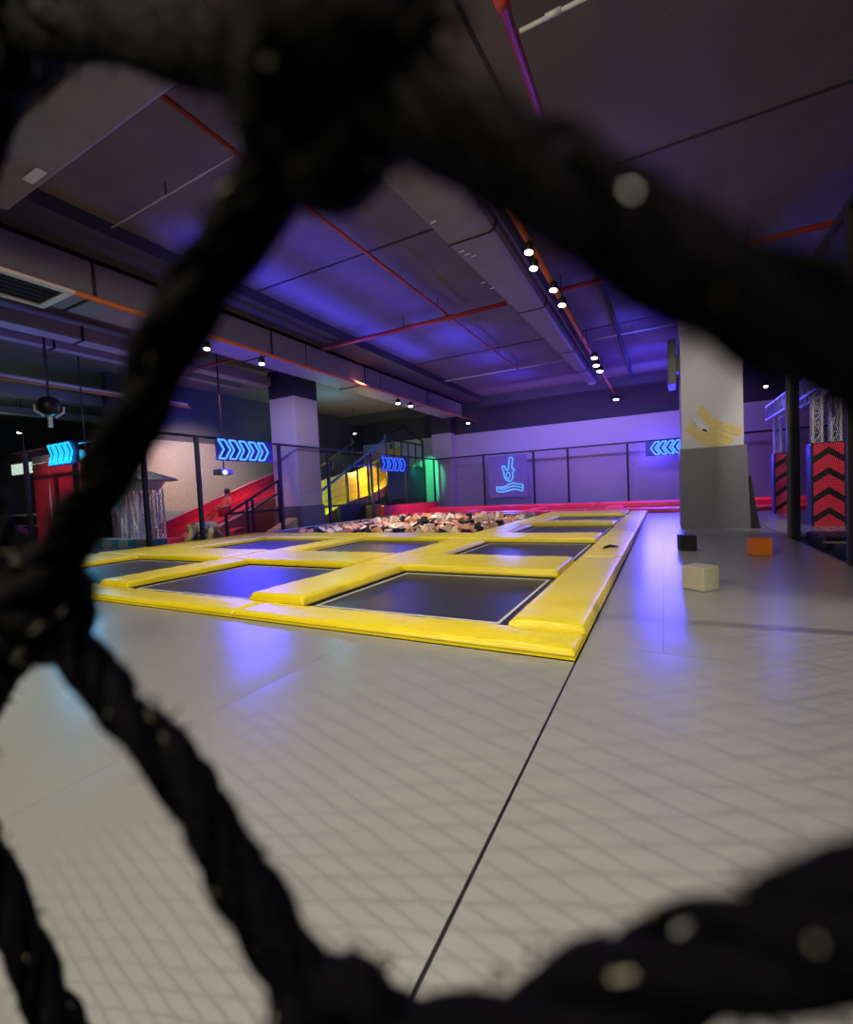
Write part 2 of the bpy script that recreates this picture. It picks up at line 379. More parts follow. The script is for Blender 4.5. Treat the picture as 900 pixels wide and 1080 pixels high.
# ---------------------------------------------------------------- foam pit
t = thing('pit_curb', 'grey padded curb around the foam pit', 'curb', (-7.5, 13.6, 0))
MB().box(-10.9, -4.35, 16.75, 17.12, -.06, .26).build('back_curb', 'mat_grey', t, bevel=.03)
MB().box(-11.35, -10.95, 10.65, 17.12, -.06, .20).build('side_curb', 'mat_grey', t, bevel=.03)
protos = {}
def cube_mesh(s):
    bm = bmesh.new(); bmesh.ops.create_cube(bm, size=s); bmesh.ops.bevel(bm, geom=bm.edges[:], offset=.012, segments=2, affect='EDGES', profile=.5)
    for v in bm.verts:
        v.co += .005*Vector((noise.noise(v.co*9), noise.noise(v.co*9+Vector((3,0,0))), noise.noise(v.co*9+Vector((0,5,0)))))
    me = bpy.data.meshes.new('foam_cube'); bm.to_mesh(me); bm.free(); return me
kinds = [('peach', 'peach foam cube lying in the foam pit heap', 'peach foam cubes in the pit'), ('pale', 'pale cream foam cube lying in the foam pit heap', 'cream foam cubes in the pit'),
         ('salmon', 'salmon brown foam cube lying in the foam pit heap', 'salmon foam cubes in the pit'), ('foam_black', 'black foam cube lying in the foam pit heap', 'black foam cubes in the pit')]
for k, l, g in kinds:
    me = cube_mesh(.21); me.materials.append(M[k]); protos[k] = me
rnd = random.Random(3)
def drop(x, y, z, k, l, g, rot=None):
    o = bpy.data.objects.new('foam_cube', protos[k]); C.objects.link(o); o.location = (x, y, z)
    o.rotation_euler = rot or (rnd.uniform(0, 6), rnd.uniform(0, 6), rnd.uniform(0, 6)); tag(o, l, 'foam cube', g)
ix, iy = 17, 13
for i in range(ix):
    for j in range(iy):
        x = -10.6 + (i+.5)*6.1/ix; y = 10.85 + (j+.5)*5.7/iy
        k = rnd.choices(kinds, [4, 4, 3, 3])[0]
        drop(x+rnd.uniform(-.05, .05), y+rnd.uniform(-.05, .05), .07+rnd.uniform(-.02, .05), *k)
top = [(-9.0+.62*a+rnd.uniform(-.08, .08), 13.4+.75*b+rnd.uniform(-.1, .1)) for a in range(7) for b in range(4)]
for x, y in top:
    k = rnd.choices(kinds, [4, 5, 2, 3])[0]
    drop(x, y, .27+rnd.uniform(-.02, .04), *k)
def single(x, y, rz, key, label):
    me = cube_mesh(.26); me.materials.append(M[key]); o = bpy.data.objects.new('foam_cube', me); C.objects.link(o)
    o.location = (x, y, .131); o.rotation_euler = (0, 0, rz); tag(o, label, 'foam cube')
single(.33, 5.75, R(52), 'cream', 'cream foam cube on the grey mat, nearest and largest')
single(.33, 8.95, R(8), 'foam_black', 'black foam cube on the grey mat near right pillar')
single(1.29, 8.55, R(14), 'orange', 'orange foam cube on the grey mat at the right')

# ---------------------------------------------------------------- fences
def netting(axis, pos, a0, a1, z0, z1, sp, r):
    """diamond netting in a vertical plane"""
    mb = MB(); h = z1-z0; n = int((a1-a0+h)/sp)
    P = (lambda a, z: (pos, a, z)) if axis == 'x' else (lambda a, z: (a, pos, z))
    for k in range(n+1):
        for sgn in (1, -1):
            # a = s + sgn*(z-z0)
            s = (a0-h + k*sp) if sgn == 1 else (a0 + k*sp)
            zlo, zhi = 0.0, h
            if sgn == 1: zlo = max(0, a0-s); zhi = min(h, a1-s)
            else: zlo = max(0, s-a1); zhi = min(h, s-a0)
            if zhi-zlo < .02: continue
            mb.tube([P(s+sgn*zlo, z0+zlo), P(s+sgn*zhi, z0+zhi)], r, 3, cap=False)
    return mb
FH = 3.22
# left fence along the court
t = thing('net_fence', 'long black netted fence along the left side of the trampolines', 'fence', (-12.2, 7.15, 0))
for y in (7.15, 8.73, 11.95, 14.6, 17.7, 20.9, 24.3): MB().box(-12.25, -12.15, y-.05, y+.05, -.06, FH).build('post', 'black', t)
MB().box(-12.235, -12.165, 7.15, 24.3, FH-.07, FH).build('top_rail', 'black', t)
netting('x', -12.2, 7.15, 24.3, .05, FH-.05, .085, .0032).build('netting', 'net', t)
t = thing('net_fence', 'black netted fence at the far left, turning away from the corner', 'fence', (-15, 7.15, 0))
for x in (-15.65, -18.8, -22, -25): MB().box(x-.08, x+.08, 7.1, 7.2, -.06, FH).build('post', 'black', t)
MB().box(-27, -12.26, 7.115, 7.185, FH-.07, FH).build('top_rail', 'black', t)
netting('y', 7.15, -27, -12.26, .05, FH-.05, .085, .0032).build('netting', 'net', t)
t = thing('net_fence', 'black netted fence along the pale back wall', 'fence', (-6, 24.35, 0))
for x in (-9.05, -6.2, -4.4, -1.55, 1.6): MB().box(x-.05, x+.05, 24.3, 24.4, .0, FH).build('post', 'black', t)
MB().box(-12.14, 6.5, 24.31, 24.39, FH-.08, FH).build('top_rail', 'black', t)
netting('y', 24.35, -12.14, 6.5, .1, FH-.05, .10, .003).build('netting', 'net', t)
# right side net and posts
t = thing('side_net', 'black netted side fence with padded post beside the chevron towers', 'fence', (2.15, 9, 0))
MB().box(2.08, 2.26, 10.72, 10.90, -.06, 4.6).build('padded_post', 'blackpad', t, bevel=.03)
MB().box(2.10, 2.20, 7.66, 7.76, -.06, 4.6).build('post', 'black', t)
MB().box(2.10, 2.20, 4.4, 4.5, -.06, 4.6).build('post', 'black', t)
MB().box(2.10, 2.20, .0, .10, -.06, 4.6).build('post', 'black', t)
MB().box(2.115, 2.185, .0, 10.8, 4.5, 4.6).build('top_rail', 'black', t)
netting('x', 2.15, .1, 10.72, .0, 4.5, .085, .0028).build('netting', 'net', t)

# ---------------------------------------------------------------- neon signs
def light(name, kind, loc, col, energy, size=.1, aim=None, sy=None, spot=None, blend=.4):
    d = bpy.data.lights.new(name, kind); d.color = col; d.energy = energy
    if kind == 'AREA':
        d.size = size
        if sy: d.shape = 'RECTANGLE'; d.size_y = sy
    else: d.shadow_soft_size = size
    if kind == 'SPOT': d.spot_size = R(spot or 60); d.spot_blend = blend
    o = bpy.data.objects.new(name, d); C.objects.link(o); o.location = loc
    if aim is not None: o.rotation_euler = (Vector(aim)-Vector(loc)).to_track_quat('-Z', 'Y').to_euler()
    return o
def chevron_sign(o, ux, W, Hh, n, key, label, board='sign_board', nrm=(0,-1,0), left=False, rt=.022):
    """n outlined chevrons on a halo-tinted board; o = lower left corner, ux = run direction"""
    o = Vector(o); ux = Vector(ux); uz = Vector((0,0,1)); nv = Vector(nrm)
    t = thing('neon_arrow_sign', label, 'neon sign', o + ux*W/2)
    c = o + ux*W/2 + uz*Hh/2 - nv*.03
    MB().obox(c, ux*(W/2+.06), nv*.012, uz*(Hh/2+.06)).build('backing_board', board, t)
    d = Hh*.33; step = (W-d*1.25)/n; wd = step*.62
    for k in range(n):
        pts = [(0, 0), (wd, 0), (wd+d, .5), (wd, 1), (0, 1), (d, .5)]
        P = []
        for (a, b) in pts:
            x = k*step + a
            if left: x = W-x
            P.append(o + ux*x + uz*(b*Hh) + nv*.025)
        # subdivide for crisp bends
        Q = []
        for i in range(len(P)):
            a, b = P[i], P[(i+1) % len(P)]
            Q += [a.lerp(b, .02), a.lerp(b, .5), a.lerp(b, .98)]
        MB().tube(Q, rt, 8, closed=True).build('chevron_tube', key, t, smooth=True)
    for a in (.15, .85): MB().rod(o+ux*W*a+uz*(Hh+.05)-nv*.03, o+ux*W*a+uz*(Hh+.2)-nv*.03, .015).build('hanger', 'black', t)
    return t
chevron_sign((-16.85, 7.02, 2.62), (1,0,0), 1.6, .58, 4, 'neon_cyan', 'cyan neon arrow sign of four chevrons above the red board at far left', rt=.030)
chevron_sign((-12.08, 9.36, 2.56), (0,1,0), 2.15, .58, 5, 'neon_blue', 'blue neon arrow sign of five chevrons left of the left pillar', nrm=(1,0,0), rt=.030)
chevron_sign((-12.08, 18.45, 2.40), (0,1,0), 2.45, .62, 4, 'neon_deep', 'deep blue neon arrow sign on the fence before the slide tower', nrm=(1,0,0), rt=.034)
chevron_sign((-.68, 24.24, 2.50), (1,0,0), 1.75, .60, 5, 'neon_blue', 'blue neon arrow sign pointing left beside the right pillar', left=True, rt=.036)
# hand and wave sign
t = thing('neon_hand_sign', 'blue neon raised hand over a wave on the back fence', 'neon sign', (-7.6, 24.24, 1.0))
def npt(cx, cy): return ony(500+cx/9, 460+cy/9, 24.2)
def neon(pts, closed, nm, r=.034):
    P = [npt(*p) for p in pts]; Q = []
    n = len(P)
    for i in range(n if closed else n-1):
        a, b = P[i], P[(i+1) % n]; Q += [a.lerp(b, .06), a.lerp(b, .5), a.lerp(b, .94)]
    MB().tube(Q, r, 8, closed=closed).build(nm, 'neon_blue', t, smooth=True)
neon([(326, 322), (333, 225), (338, 206), (350, 199), (364, 204), (368, 222), (358, 300), (376, 312), (382, 326), (366, 342), (372, 385), (364, 412), (335, 430), (304, 414), (288, 385), (284, 340), (266, 300), (272, 284), (292, 288), (306, 322)], True, 'hand_tube')
neon([(310, 350), (330, 343), (346, 366), (338, 396), (322, 408), (306, 384)], True, 'palm_tube', .026)
neon([(214, 480), (258, 488), (300, 480), (330, 458), (375, 444), (420, 454), (466, 458), (464, 522), (420, 508), (380, 504), (330, 518), (280, 530), (222, 528)], True, 'wave_tube')
neon([(228, 502), (280, 506), (330, 488), (375, 472), (420, 480), (462, 490)], False, 'wave_tube', .026)
MB().box(-8.75, -6.55, 24.26, 24.275, .75, 3.05).build('backing_board', mat('clear_violet_acrylic', (.22, .20, .34), .25), t)

# ---------------------------------------------------------------- left side: slides, tower, structures
SLP = .36
def slide_pt(y, z): return z
t = thing('racing_slide', 'long red slide descending towards the lattice tower at left', 'slide', (-14.8, 12, 0))
y0, y1 = 9.3, 15.6
def zz(y): return .30 + (y-9.3)*SLP
MB().prism([(-15.6, y0, zz(y0)-.35), (-15.6, y1, zz(y1)-.35), (-15.6, y1, zz(y1)+.12), (-15.6, y0, zz(y0)+.12)], (-.06, 0, 0)).build('far_wall', 'red', t)
MB().tube([(-15.6, y0, zz(y0)+.13), (-15.6, y1, zz(y1)+.13)], .035, 8).build('edge_rail', mat('pale_red_edge', (.75, .35, .33), .4), t)
MB().prism([(-15.6, y0, zz(y0)-.35), (-15.6, y1, zz(y1)-.35), (-15.6, y1, zz(y1)-.28), (-15.6, y0, zz(y0)-.28)], (1.6, 0, 0)).build('slide_bed', 'red', t)
yn = 10.2
MB().prism([(-14.0, yn, -.06), (-14.0, y1, -.06), (-14.0, y1, zz(y1)-.45), (-14.0, yn, max(.15, zz(yn)-.45))], (.05, 0, 0)).build('side_panel', 'maroon', t)
MB().tube([(-13.97, yn, zz(yn)-.43), (-13.97, y1, zz(y1)-.43)], .03, 8).build('edge_rail', mat('pale_edge', (.7, .5, .45), .4), t)
MB().box(-15.6, -14.0, 8.9, 9.35, -.06, .12).build('landing_mat', 'red', t)
# person riding down
def person():
    base = Vector((-14.5, 11.35, zz(11.35)-.28+.10))
    t = thing('person', 'person in orange top and red trousers sitting on the red slide', 'person', base)
    J = {'pelvis': (0, .0, .02), 'belly': (0, .06, .20), 'chest': (0, .12, .40), 'neck': (0, .14, .56), 'head': (0, .13, .68), 'crown': (0, .13, .80),
         'hipl': (-.10, -.03, .01), 'kneel': (-.13, -.40, .14), 'ankl': (-.13, -.72, -.20), 'toel': (-.13, -.86, -.16),
         'hipr': (.10, -.03, .01), 'kneer': (.13, -.42, .12), 'ankr': (.13, -.75, -.22), 'toer': (.13, -.89, -.18),
         'shl': (-.18, .13, .47), 'ell': (-.24, .02, .24), 'wrl': (-.20, -.22, .18), 'hal': (-.18, -.32, .16),
         'shr': (.18, .13, .47), 'elr': (.25, .04, .23), 'wrr': (.21, -.20, .17), 'har': (.19, -.30, .15)}
    Rr = {'pelvis': .14, 'belly': .125, 'chest': .14, 'neck': .05, 'head': .095, 'crown': .07, 'hipl': .09, 'kneel': .062, 'ankl': .042, 'toel': .035, 'hipr': .09, 'kneer': .062, 'ankr': .042, 'toer': .035,
          'shl': .06, 'ell': .043, 'wrl': .028, 'hal': .032, 'shr': .06, 'elr': .043, 'wrr': .028, 'har': .032}
    E = [('pelvis','belly'),('belly','chest'),('chest','neck'),('neck','head'),('head','crown'),('pelvis','hipl'),('hipl','kneel'),('kneel','ankl'),('ankl','toel'),('pelvis','hipr'),('hipr','kneer'),('kneer','ankr'),('ankr','toer'),
         ('chest','shl'),('shl','ell'),('ell','wrl'),('wrl','hal'),('chest','shr'),('shr','elr'),('elr','wrr'),('wrr','har')]
    def skin(name, keys, edges, k, m, root):
        me = bpy.data.meshes.new(name); me.from_pydata([J[q] for q in keys], [(keys.index(a), keys.index(b)) for a, b in edges], [])
        o = bpy.data.objects.new(name, me); C.objects.link(o); o.parent = t; me.materials.append(M[m])
        md = o.modifiers.new('skin', 'SKIN'); o.modifiers.new('sub', 'SUBSURF').levels = 2; o.modifiers['sub'].render_levels = 2
        for q, sv in zip(keys, me.skin_vertices[0].data): sv.radius = (Rr[q]*k, Rr[q]*k); sv.use_root = q == root
        return o
    skin('body', list(J), E, 1.0, 'skin', 'pelvis')
    tk = ['pelvis', 'belly', 'chest', 'shl', 'ell', 'shr', 'elr']; skin('shirt', tk, [e for e in E if e[0] in tk and e[1] in tk], 1.14, 'orange_cloth', 'pelvis')
    lk = ['pelvis', 'hipl', 'kneel', 'ankl', 'hipr', 'kneer', 'ankr']; skin('trousers', lk, [e for e in E if e[0] in lk and e[1] in lk], 1.16, 'red_cloth', 'pelvis')
    hb = MB(); 
    hb.lathe([(.001, .115), (.06, .10), (.095, .06), (.108, .0), (.10, -.05), (.09, -.06)][::-1], (0, .15, .735), 14)
    hb.build('hair', 'hair', t, smooth=True); 
    fb = MB(); fb.lathe([(.022, -.01), (.016, .01), (.004, .03)], (0, .035, .69), 8, (0, -1, 0)); fb.build('nose', 'skin', t, smooth=True)
    eb = MB()
    for s in (-1, 1): eb.lathe([(.012, -.006), (.010, .003), (.003, .008)], (s*.035, .045, .715), 8, (0, -1, 0))
    eb.build('eyes', 'hair', t)
    for s, hx in ((-1, -.18), (1, .19)):
        fm = MB()
        for k in range(4):
            x = hx + (k-1.5)*.017; L_ = (.055, .065, .06, .048)[k]
            fm.tube([(x, -.32, .16), (x, -.32-L_*.6, .152), (x, -.32-L_, .125)], [.0095, .009, .007], 8)
        fm.tube([(hx-s*.03, -.27, .16), (hx-s*.055, -.31, .165), (hx-s*.06, -.335, .155)], [.011, .010, .008], 8)
        fm.build('hand_fingers', 'skin', t, smooth=True)
    for ch in t.children: ch.matrix_parent_inverse = Matrix()
    return t
person()
t = thing('slide_tube_mat', 'red sledge mat stored in the opening under the slide', 'mat', (-13.6, 10.9, 0))
MB().prism([(-13.9, 10.5, 0), (-13.9, 11.5, 0), (-13.9, 11.3, .28), (-13.9, 10.9, .22)], (.5, 0, 0)).build('mat_body', 'red_cloth', t, bevel=.04)
MB().tube([(-13.38, 10.8, .15), (-13.34, 11.0, .22), (-13.38, 11.2, .18)], .02, 8).build('handle', 'black', t)
# black railing in front of slide
t = thing('handrail', 'black handrail frame with sloping bar before the red slide', 'handrail', (-13.3, 11.5, 0))
for y, zt in ((10.45, .80), (11.35, 1.25), (11.6, 1.25), (12.9, 1.9)): MB().box(-13.34, -13.26, y-.035, y+.035, -.06, zt).build('post', 'black', t)
MB().box(-13.335, -13.265, 10.45, 13.0, .76, .84).build('rail', 'black', t)
MB().rod((-13.3, 10.5, .80), (-13.3, 13.0, 1.98), .07).build('sloping_bar', 'black', t)
MB().rod((-13.3, 11.4, .80), (-13.3, 13.0, 1.5), .05).build('sloping_bar', 'black', t)
# lattice tower
def lattice_post(mb, x, y, z0, z1, w=.26, r=.022, seg=.26):
    cs = [(x-w/2, y-w/2), (x+w/2, y-w/2), (x+w/2, y+w/2), (x-w/2, y+w/2)]
    for c in cs: mb.tube([(*c, z0), (*c, z1)], r, 8)
    n = max(1, int((z1-z0)/seg)); st = (z1-z0)/n
    for k in range(n):
        for i in range(4):
            a, b = cs[i], cs[(i+1) % 4]
            if k % 2: a, b = b, a
            mb.tube([(*a, z0+k*st), (*b, z0+(k+1)*st)], r*.55, 6)
            mb.tube([(*a, z0+k*st), (*b, z0+k*st)], r*.5, 6)
t = thing('lattice_tower', 'silver lattice tower with small round canopy behind the left fence', 'tower', (-14.6, 8.9, 0))
for (x, y) in ((-15.15, 8.25), (-14.5, 8.25), (-15.15, 8.85), (-14.5, 8.85)):
    mb = MB(); lattice_post(mb, x, y, -.06, 1.75, .24, .024, .42); mb.build('lattice_leg', 'steel', t)
mb = MB()
for (x, y) in ((-15.15, 8.25), (-14.5, 8.25)): mb.tube([(x-.3, y, 2.0), (x, y, 1.65), (x+.3, y, 2.0)], .03, 6)
mb.build('brace', 'steel', t)
MB().lathe([(1.05, 2.0), (1.0, 2.06), (.25, 2.32), (.03, 2.36)], (-14.8, 8.55, 0), 24).build('canopy', mat('pewter_canopy', (.2, .2, .2), .45, metal=.4), t)
MB().lathe([(.5, 1.72), (.55, 1.78), (.7, 1.99), (.7, 2.0)], (-14.8, 8.55, 0), 24).build('collar', 'steel', t)
t = thing('padded_plinth', 'row of teal and white blocks around the lattice tower foot', 'plinth', (-14.7, 8.0, 0))
for k in range(8):
    MB().box(-16.6+k*.45, -16.6+k*.45+.44, 7.75, 8.15, -.06, .22).build('block', 'teal' if k % 2 else 'grey_soft', t, bevel=.02)
# yellow frame
t = thing('climbing_trestle', 'low yellow padded trestle with four splayed legs and grey middle', 'play frame', (-13.1, 9.4, 0))
for (ya, yb, x) in ((8.72, 9.1, -13.0), (9.35, 9.2, -13.35), (9.5, 9.62, -12.95), (10.2, 9.75, -13.2)):
    MB().tube([(x, ya, -.02), (x, (ya+yb)/2 + (yb-ya)*.1, .28), (-13.15, yb, .46)], [.10, .10, .12], 10).build('leg', 'yellow_pale', t, smooth=True)
MB().lathe([(.05, -.5), (.16, -.45), (.19, -.2), (.19, .2), (.16, .45), (.05, .5)], (-13.15, 9.42, .42), 14, (0, 1, 0)).build('crossbar', 'yellow_pale', t, smooth=True)
MB().lathe([(.195, -.14), (.205, -.1), (.205, .1), (.195, .14)], (-13.15, 9.42, .42), 14, (0, 1, 0)).build('grey_band', 'grey_soft', t, smooth=True)
t = thing('wedge_pad', 'pale yellow wedge pad at the foot of the left pillar', 'pad', (-12.6, 12, 0))
MB().prism([(-12.85, 11.4, -.06), (-12.85, 12.85, -.06), (-12.85, 12.85, .50)], (.5, 0, 0)).build('wedge_body', 'yellow_pale', t, bevel=.02)
MB().box(-12.85, -12.35, 11.35, 11.39, -.06, .06).build('wedge_lip', 'grey_soft', t)
# projector
t = thing('projector', 'grey projector on a drop pole below the second neon sign', 'projector', (-13.2, 10.3, 2.2))
MB().box(-13.4, -13.0, 10.12, 10.62, 2.12, 2.32).build('housing', 'grey_soft', t, bevel=.03)
MB().lathe([(.075, 0), (.075, .05), (.06, .06)], (-13.0, 10.27, 2.2), 14, (1, 0, 0)).build('lens', 'lamp_blue', t)
MB().tube([(-13.2, 10.4, 2.32), (-13.2, 10.4, ZS+.02)], .025, 8).build('pole', 'black', t)
# red board and drapes at far left
t = thing('padded_board', 'tall dark red padded board below the cyan neon sign', 'board', (-17.5, 8.3, 0))
MB().box(-21.2, -19.95, 8.25, 8.4, -.06, 3.0).build('panel', 'red', t, bevel=.03)
MB().box(-19.93, -18.05, 8.25, 8.4, -.06, 3.0).build('panel', 'red', t, bevel=.03)
MB().box(-21.2, -18.05, 8.26, 8.38, 3.0, 3.25).build('header', 'white_wall', t)
MB().tube([(-19.94, 8.24, 2.3), (-19.94, 8.23, 1.5), (-19.94, 8.24, .1)], [.004, .03, .004], 8).build('reflection_streak', 'label_white', t)  # white sliver painted in for a streak of reflected light
t = thing('drape', 'grey cloth drape hanging right of the red board', 'drape', (-17.5, 8.6, 0))
vs = []; n = 40
for j in range(9):
    for i in range(n+1): vs.append((-18.0+1.9*i/n, 8.75+.07*math.sin(i*.9)+.02*j/8*math.sin(i*2.1), 3.4 - j*2.3/8 + .0*i))
MB().add(vs, [(j*(n+1)+i, j*(n+1)+i+1, (j+1)*(n+1)+i+1, (j+1)*(n+1)+i) for j in range(8) for i in range(n)]).build('cloth', 'white_wall', t, smooth=True)
MB().tube([(-18.0, 8.75, 3.42), (-16.1, 8.75, 3.42)], .03, 8).build('rod', 'black', t)
t = thing('stage_spotlight', 'round pale stage lamp at the top of the grey drape', 'stage light', (-16.3, 8.0, 3.1))
MB().lathe([(.06, 0), (.13, .05), (.16, .22), (.16, .3)], (-16.6, 7.9, 3.05), 16, (-.3, -.6, -.4)).build('housing', 'vent_white', t, smooth=True)
MB().tube([(-16.6, 7.9, 3.1), (-16.6, 7.9, ZS+.02)], .02, 6).build('pole', 'black', t)
t = thing('red_lit_drape', 'small drape with painted red light hung high beside the rope strand', 'drape', (-15.6, 8.5, 2.6))
vs = []
for j in range(7):
    for i in range(21): vs.append((-16.05+1.0*i/20*(1-.09*j), 8.5+.05*math.sin(i*.8), 3.45-.9*j/6))
MB().add(vs, [(j*21+i, j*21+i+1, (j+1)*21+i+1, (j+1)*21+i) for j in range(6) for i in range(20)]).build('cloth', 'red', t, smooth=True)  # red light on the cloth is put into its colour
MB().tube([(-16.1, 8.5, 3.47), (-15.0, 8.5, 3.47)], .025, 8).build('rod', 'black', t)

# slide tower with green/yellow chute
t = thing('slide_tower', 'black framed slide tower with gabled top and sloping stair rail', 'slide tower', (-14.5, 20, 0))
for x in (-13.3, -15.6):
    for (y, zt) in ((15.9, 2.15), (17.2, 2.75), (19.0, 3.3), (20.8, 4.45), (25.0, 4.5)):
        MB().box(x-.05, x+.05, y-.05, y+.05, -.06, zt).build('post', 'black', t)
for y in (18.1, 19.9): MB().box(-13.34, -13.26, y-.035, y+.035, -.06, 2.9).build('post', 'black', t)
MB().rod((-13.3, 14.9, 1.25), (-13.3, 21.0, 4.3), .09).build('stair_rail', 'teal', t)
MB().rod((-15.6, 14.9, 1.25), (-15.6, 21.0, 4.3), .13).build('stair_rail', 'black', t)
MB().rod((-13.3, 14.6, .80), (-13.3, 25.0, .80), .08).build('rail', 'black', t)
MB().rod((-13.3, 17.0, 2.72), (-13.3, 25.0, 2.72), .08).build('rail', 'black', t)
for (a, b) in (((-13.3, 20.8, 4.4), (-13.3, 22.6, 5.05)), ((-13.3, 22.6, 5.05), (-13.3, 25, 4.45)), ((-13.3, 20.8, 4.2), (-13.3, 25, 4.2))): MB().rod(a, b, .09).build('gable_bar', 'black', t)
MB().box(-13.33, -13.27, 20.85, 24.95, .9, 2.7).build('side_panel', 'wall_panel', t)
MB().box(-15.5, -13.4, 20.85, 24.95, 2.75, 2.83).build('platform', 'wall_panel', t)
MB().box(-13.36, -13.24, 16.5, 18.3, -.06, .75).build('base_panel', 'wall_panel', t)
for k, y in enumerate((21.6, 22.4, 23.2, 24.1)): MB().box(-13.33, -13.27, y-.03, y+.03, 2.75, 4.2).build('picket', 'black', t)
t = thing('tan_cabinet', 'small tan board box at the foot of the slide tower', 'box', (-13.0, 19, 0))
MB().box(-13.15, -12.75, 18.4, 19.5, -.06, .70).build('carcass', 'tan', t, bevel=.01)
MB().box(-12.75, -12.735, 18.45, 19.45, -.01, .65).build('front_panel', 'tan', t)
t = thing('chute_slide', 'yellow curved chute slide lit green at its foot', 'slide', (-14, 19, 0))
prof = [(14.9, -.02), (15.5, .06), (16.3, .35), (17.2, .65), (18.2, .85), (19.4, 1.02), (20.6, 1.35), (22, 1.9), (23.4, 2.5), (24.4, 2.75)]
def chute(x0, x1, dz, th):
    mb = MB(); vs = []; fs = []
    for (y, z) in prof: vs += [(x0, y, z+dz), (x1, y, z+dz), (x1, y, z+dz+th), (x0, y, z+dz+th)]
    for i in range(len(prof)-1):
        for k in range(4): fs.append((i*4+k, i*4+(k+1) % 4, (i+1)*4+(k+1) % 4, (i+1)*4+k))
    fs += [(3, 2, 1, 0), tuple(len(vs)-4+k for k in range(4))]
    return mb.add(vs, fs)
chute(-14.55, -13.6, 0, .06).build('chute_bed', 'chute_yellow', t, smooth=False)
chute(-14.61, -14.55, 0, 1.45).build('high_wall', 'chute_yellow', t)
chute(-13.6, -13.54, -.25, .45).build('low_wall', 'tan', t)
for dz in (.4, .75, 1.1): chute(-14.55, -14.52, dz, .05).build('moulded_rib', mat('amber_rib', (.70, .38, .05), .35), t)

# far-left arcade corner
t = thing('service_counter', 'pale service counter with lit top at the far left edge', 'counter', (-26, 9.5, 0))
MB().box(-27.5, -23.6, 9.3, 10.0, 1.02, 1.1).build('worktop', 'vent_white', t)
MB().box(-27.4, -23.7, 9.4, 9.9, -.06, 1.02).build('base_cabinet', 'blackpad', t)
MB().box(-27.4, -23.7, 9.37, 9.40, .55, .60).build('shelf_edge', 'vent_white', t)
t = thing('game_cabinet', 'dark game cabinet with round blue lamps at the far left', 'arcade cabinet', (-27, 12, 0))
MB().box(-31, -25.0, 12.0, 12.8, -.06, 3.0).build('cabinet_body', 'blackpad', t)
for (x, z) in ((-29.6, 2.55), (-29.85, 2.1), (-30.1, 1.62), (-29.5, 1.55), (-28.8, 1.62)): MB().lathe([(.16, 0), (.16, .05), (.1, .1)], (x, 12.0, z), 16, (0, -1, 0)).build('round_lamp', 'lamp_blue', t)
t = thing('exit_sign', 'lit pale green escape sign at the left picture edge', 'sign', (-26, 9.0, 3))
MB().box(-25.0, -22.6, 9.0, 9.1, 2.75, 3.3).build('sign_box', 'black', t)
MB().box(-24.95, -22.65, 8.98, 9.0, 2.8, 3.25).build('lit_face', 'exit', t)
mb = MB()
for a, b in (((-23.05, 2.9), (-22.95, 3.05)), ((-22.95, 3.05), (-22.85, 2.88)), ((-22.95, 3.05), (-22.9, 3.15)), ((-23.1, 3.12), (-22.8, 3.06))): mb.rod((a[0], 8.975, a[1]), (b[0], 8.975, b[1]), .02, .045)
mb.build('pictogram', 'black', t)
MB().rod((-23.8, 9.05, 3.3), (-23.8, 9.05, ZS), .03).build('hanger', 'black', t)
t = thing('bean_bag', 'small purple rounded seat beyond the far left fence', 'seat', (-22.2, 8.0, 0))
MB().lathe([(.25, -.06), (.5, .0), (.52, .2), (.4, .42), (.18, .6), (.05, .65)], (-22.2, 8.0, 0), 16).build('seat_body', 'purple', t, smooth=True)
MB().lathe([(.06, .64), (.09, .68), (.03, .73)], (-22.2, 8.0, 0), 10).build('top_tuft', 'purple', t, smooth=True)

# ---------------------------------------------------------------- right side: chevron towers and truss
def chevron_tower(x0, x1, y, label, h=1.93):
    t = thing('chevron_tower', label, 'padded tower', ((x0+x1)/2, y+.3, -.06)); d = .42
    MB().box(x0, x1, y, y+d, -.06, h).build('padded_body', 'blackpad', t, bevel=.015)
    n = 4; w = x1-x0; st = (h-.1)/n; e = .012
    for k in range(n+1):
        zb = -.02 + k*st - st*.45; a, b = x0+.03, x1-.03; c = (a+b)/2; rise = w*.35; hh = st*.66
        poly = [(a, zb), (c, zb+rise), (b, zb), (b, zb+hh), (c, zb+hh+rise), (a, zb+hh)]
        if k == 0: poly = [(a, -.03), (b, -.03), (b, zb+hh), (c, zb+hh+rise), (a, zb+hh)]
        if k == n:
            lim = h-.03; poly = [(a, zb), (c, min(lim, zb+rise)), (b, zb), (b, lim), (a, lim)]
        MB().prism([(px, y-e, pz) for px, pz in poly], (0, e, 0)).build('red_chevron', 'red', t)
        # left cheek stripe
    MB().box(x0-.012, x0, y+.03, y+d-.03, 0, h-.05).build('side_cushion', 'wall_panel', t)
    return t
chevron_tower(3.03, 3.63, 13.4, 'black padded tower with red chevrons, nearer and larger')
chevron_tower(3.12, 3.75, 17.9, 'black padded tower with red chevrons, partly behind the black post')
t = thing('truss_frame', 'silver lattice truss frame standing on the chevron towers', 'truss', (3.3, 15.5, 1.93))
for (x, y) in ((3.17, 13.6), (3.5, 13.6), (3.25, 18.1), (3.62, 18.1)):
    mb = MB(); lattice_post(mb, x, y, 1.935, 3.05, .16, .028, .22); mb.build('truss_leg', 'steel', t)
mb = MB()
for z in (3.08, 3.5):
    for x in (3.05, 3.4): mb.tube([(x, 12.6, z), (x, 18.6, z)], .04, 8)
mb.build('truss_chord', 'steel', t)
mb = MB()
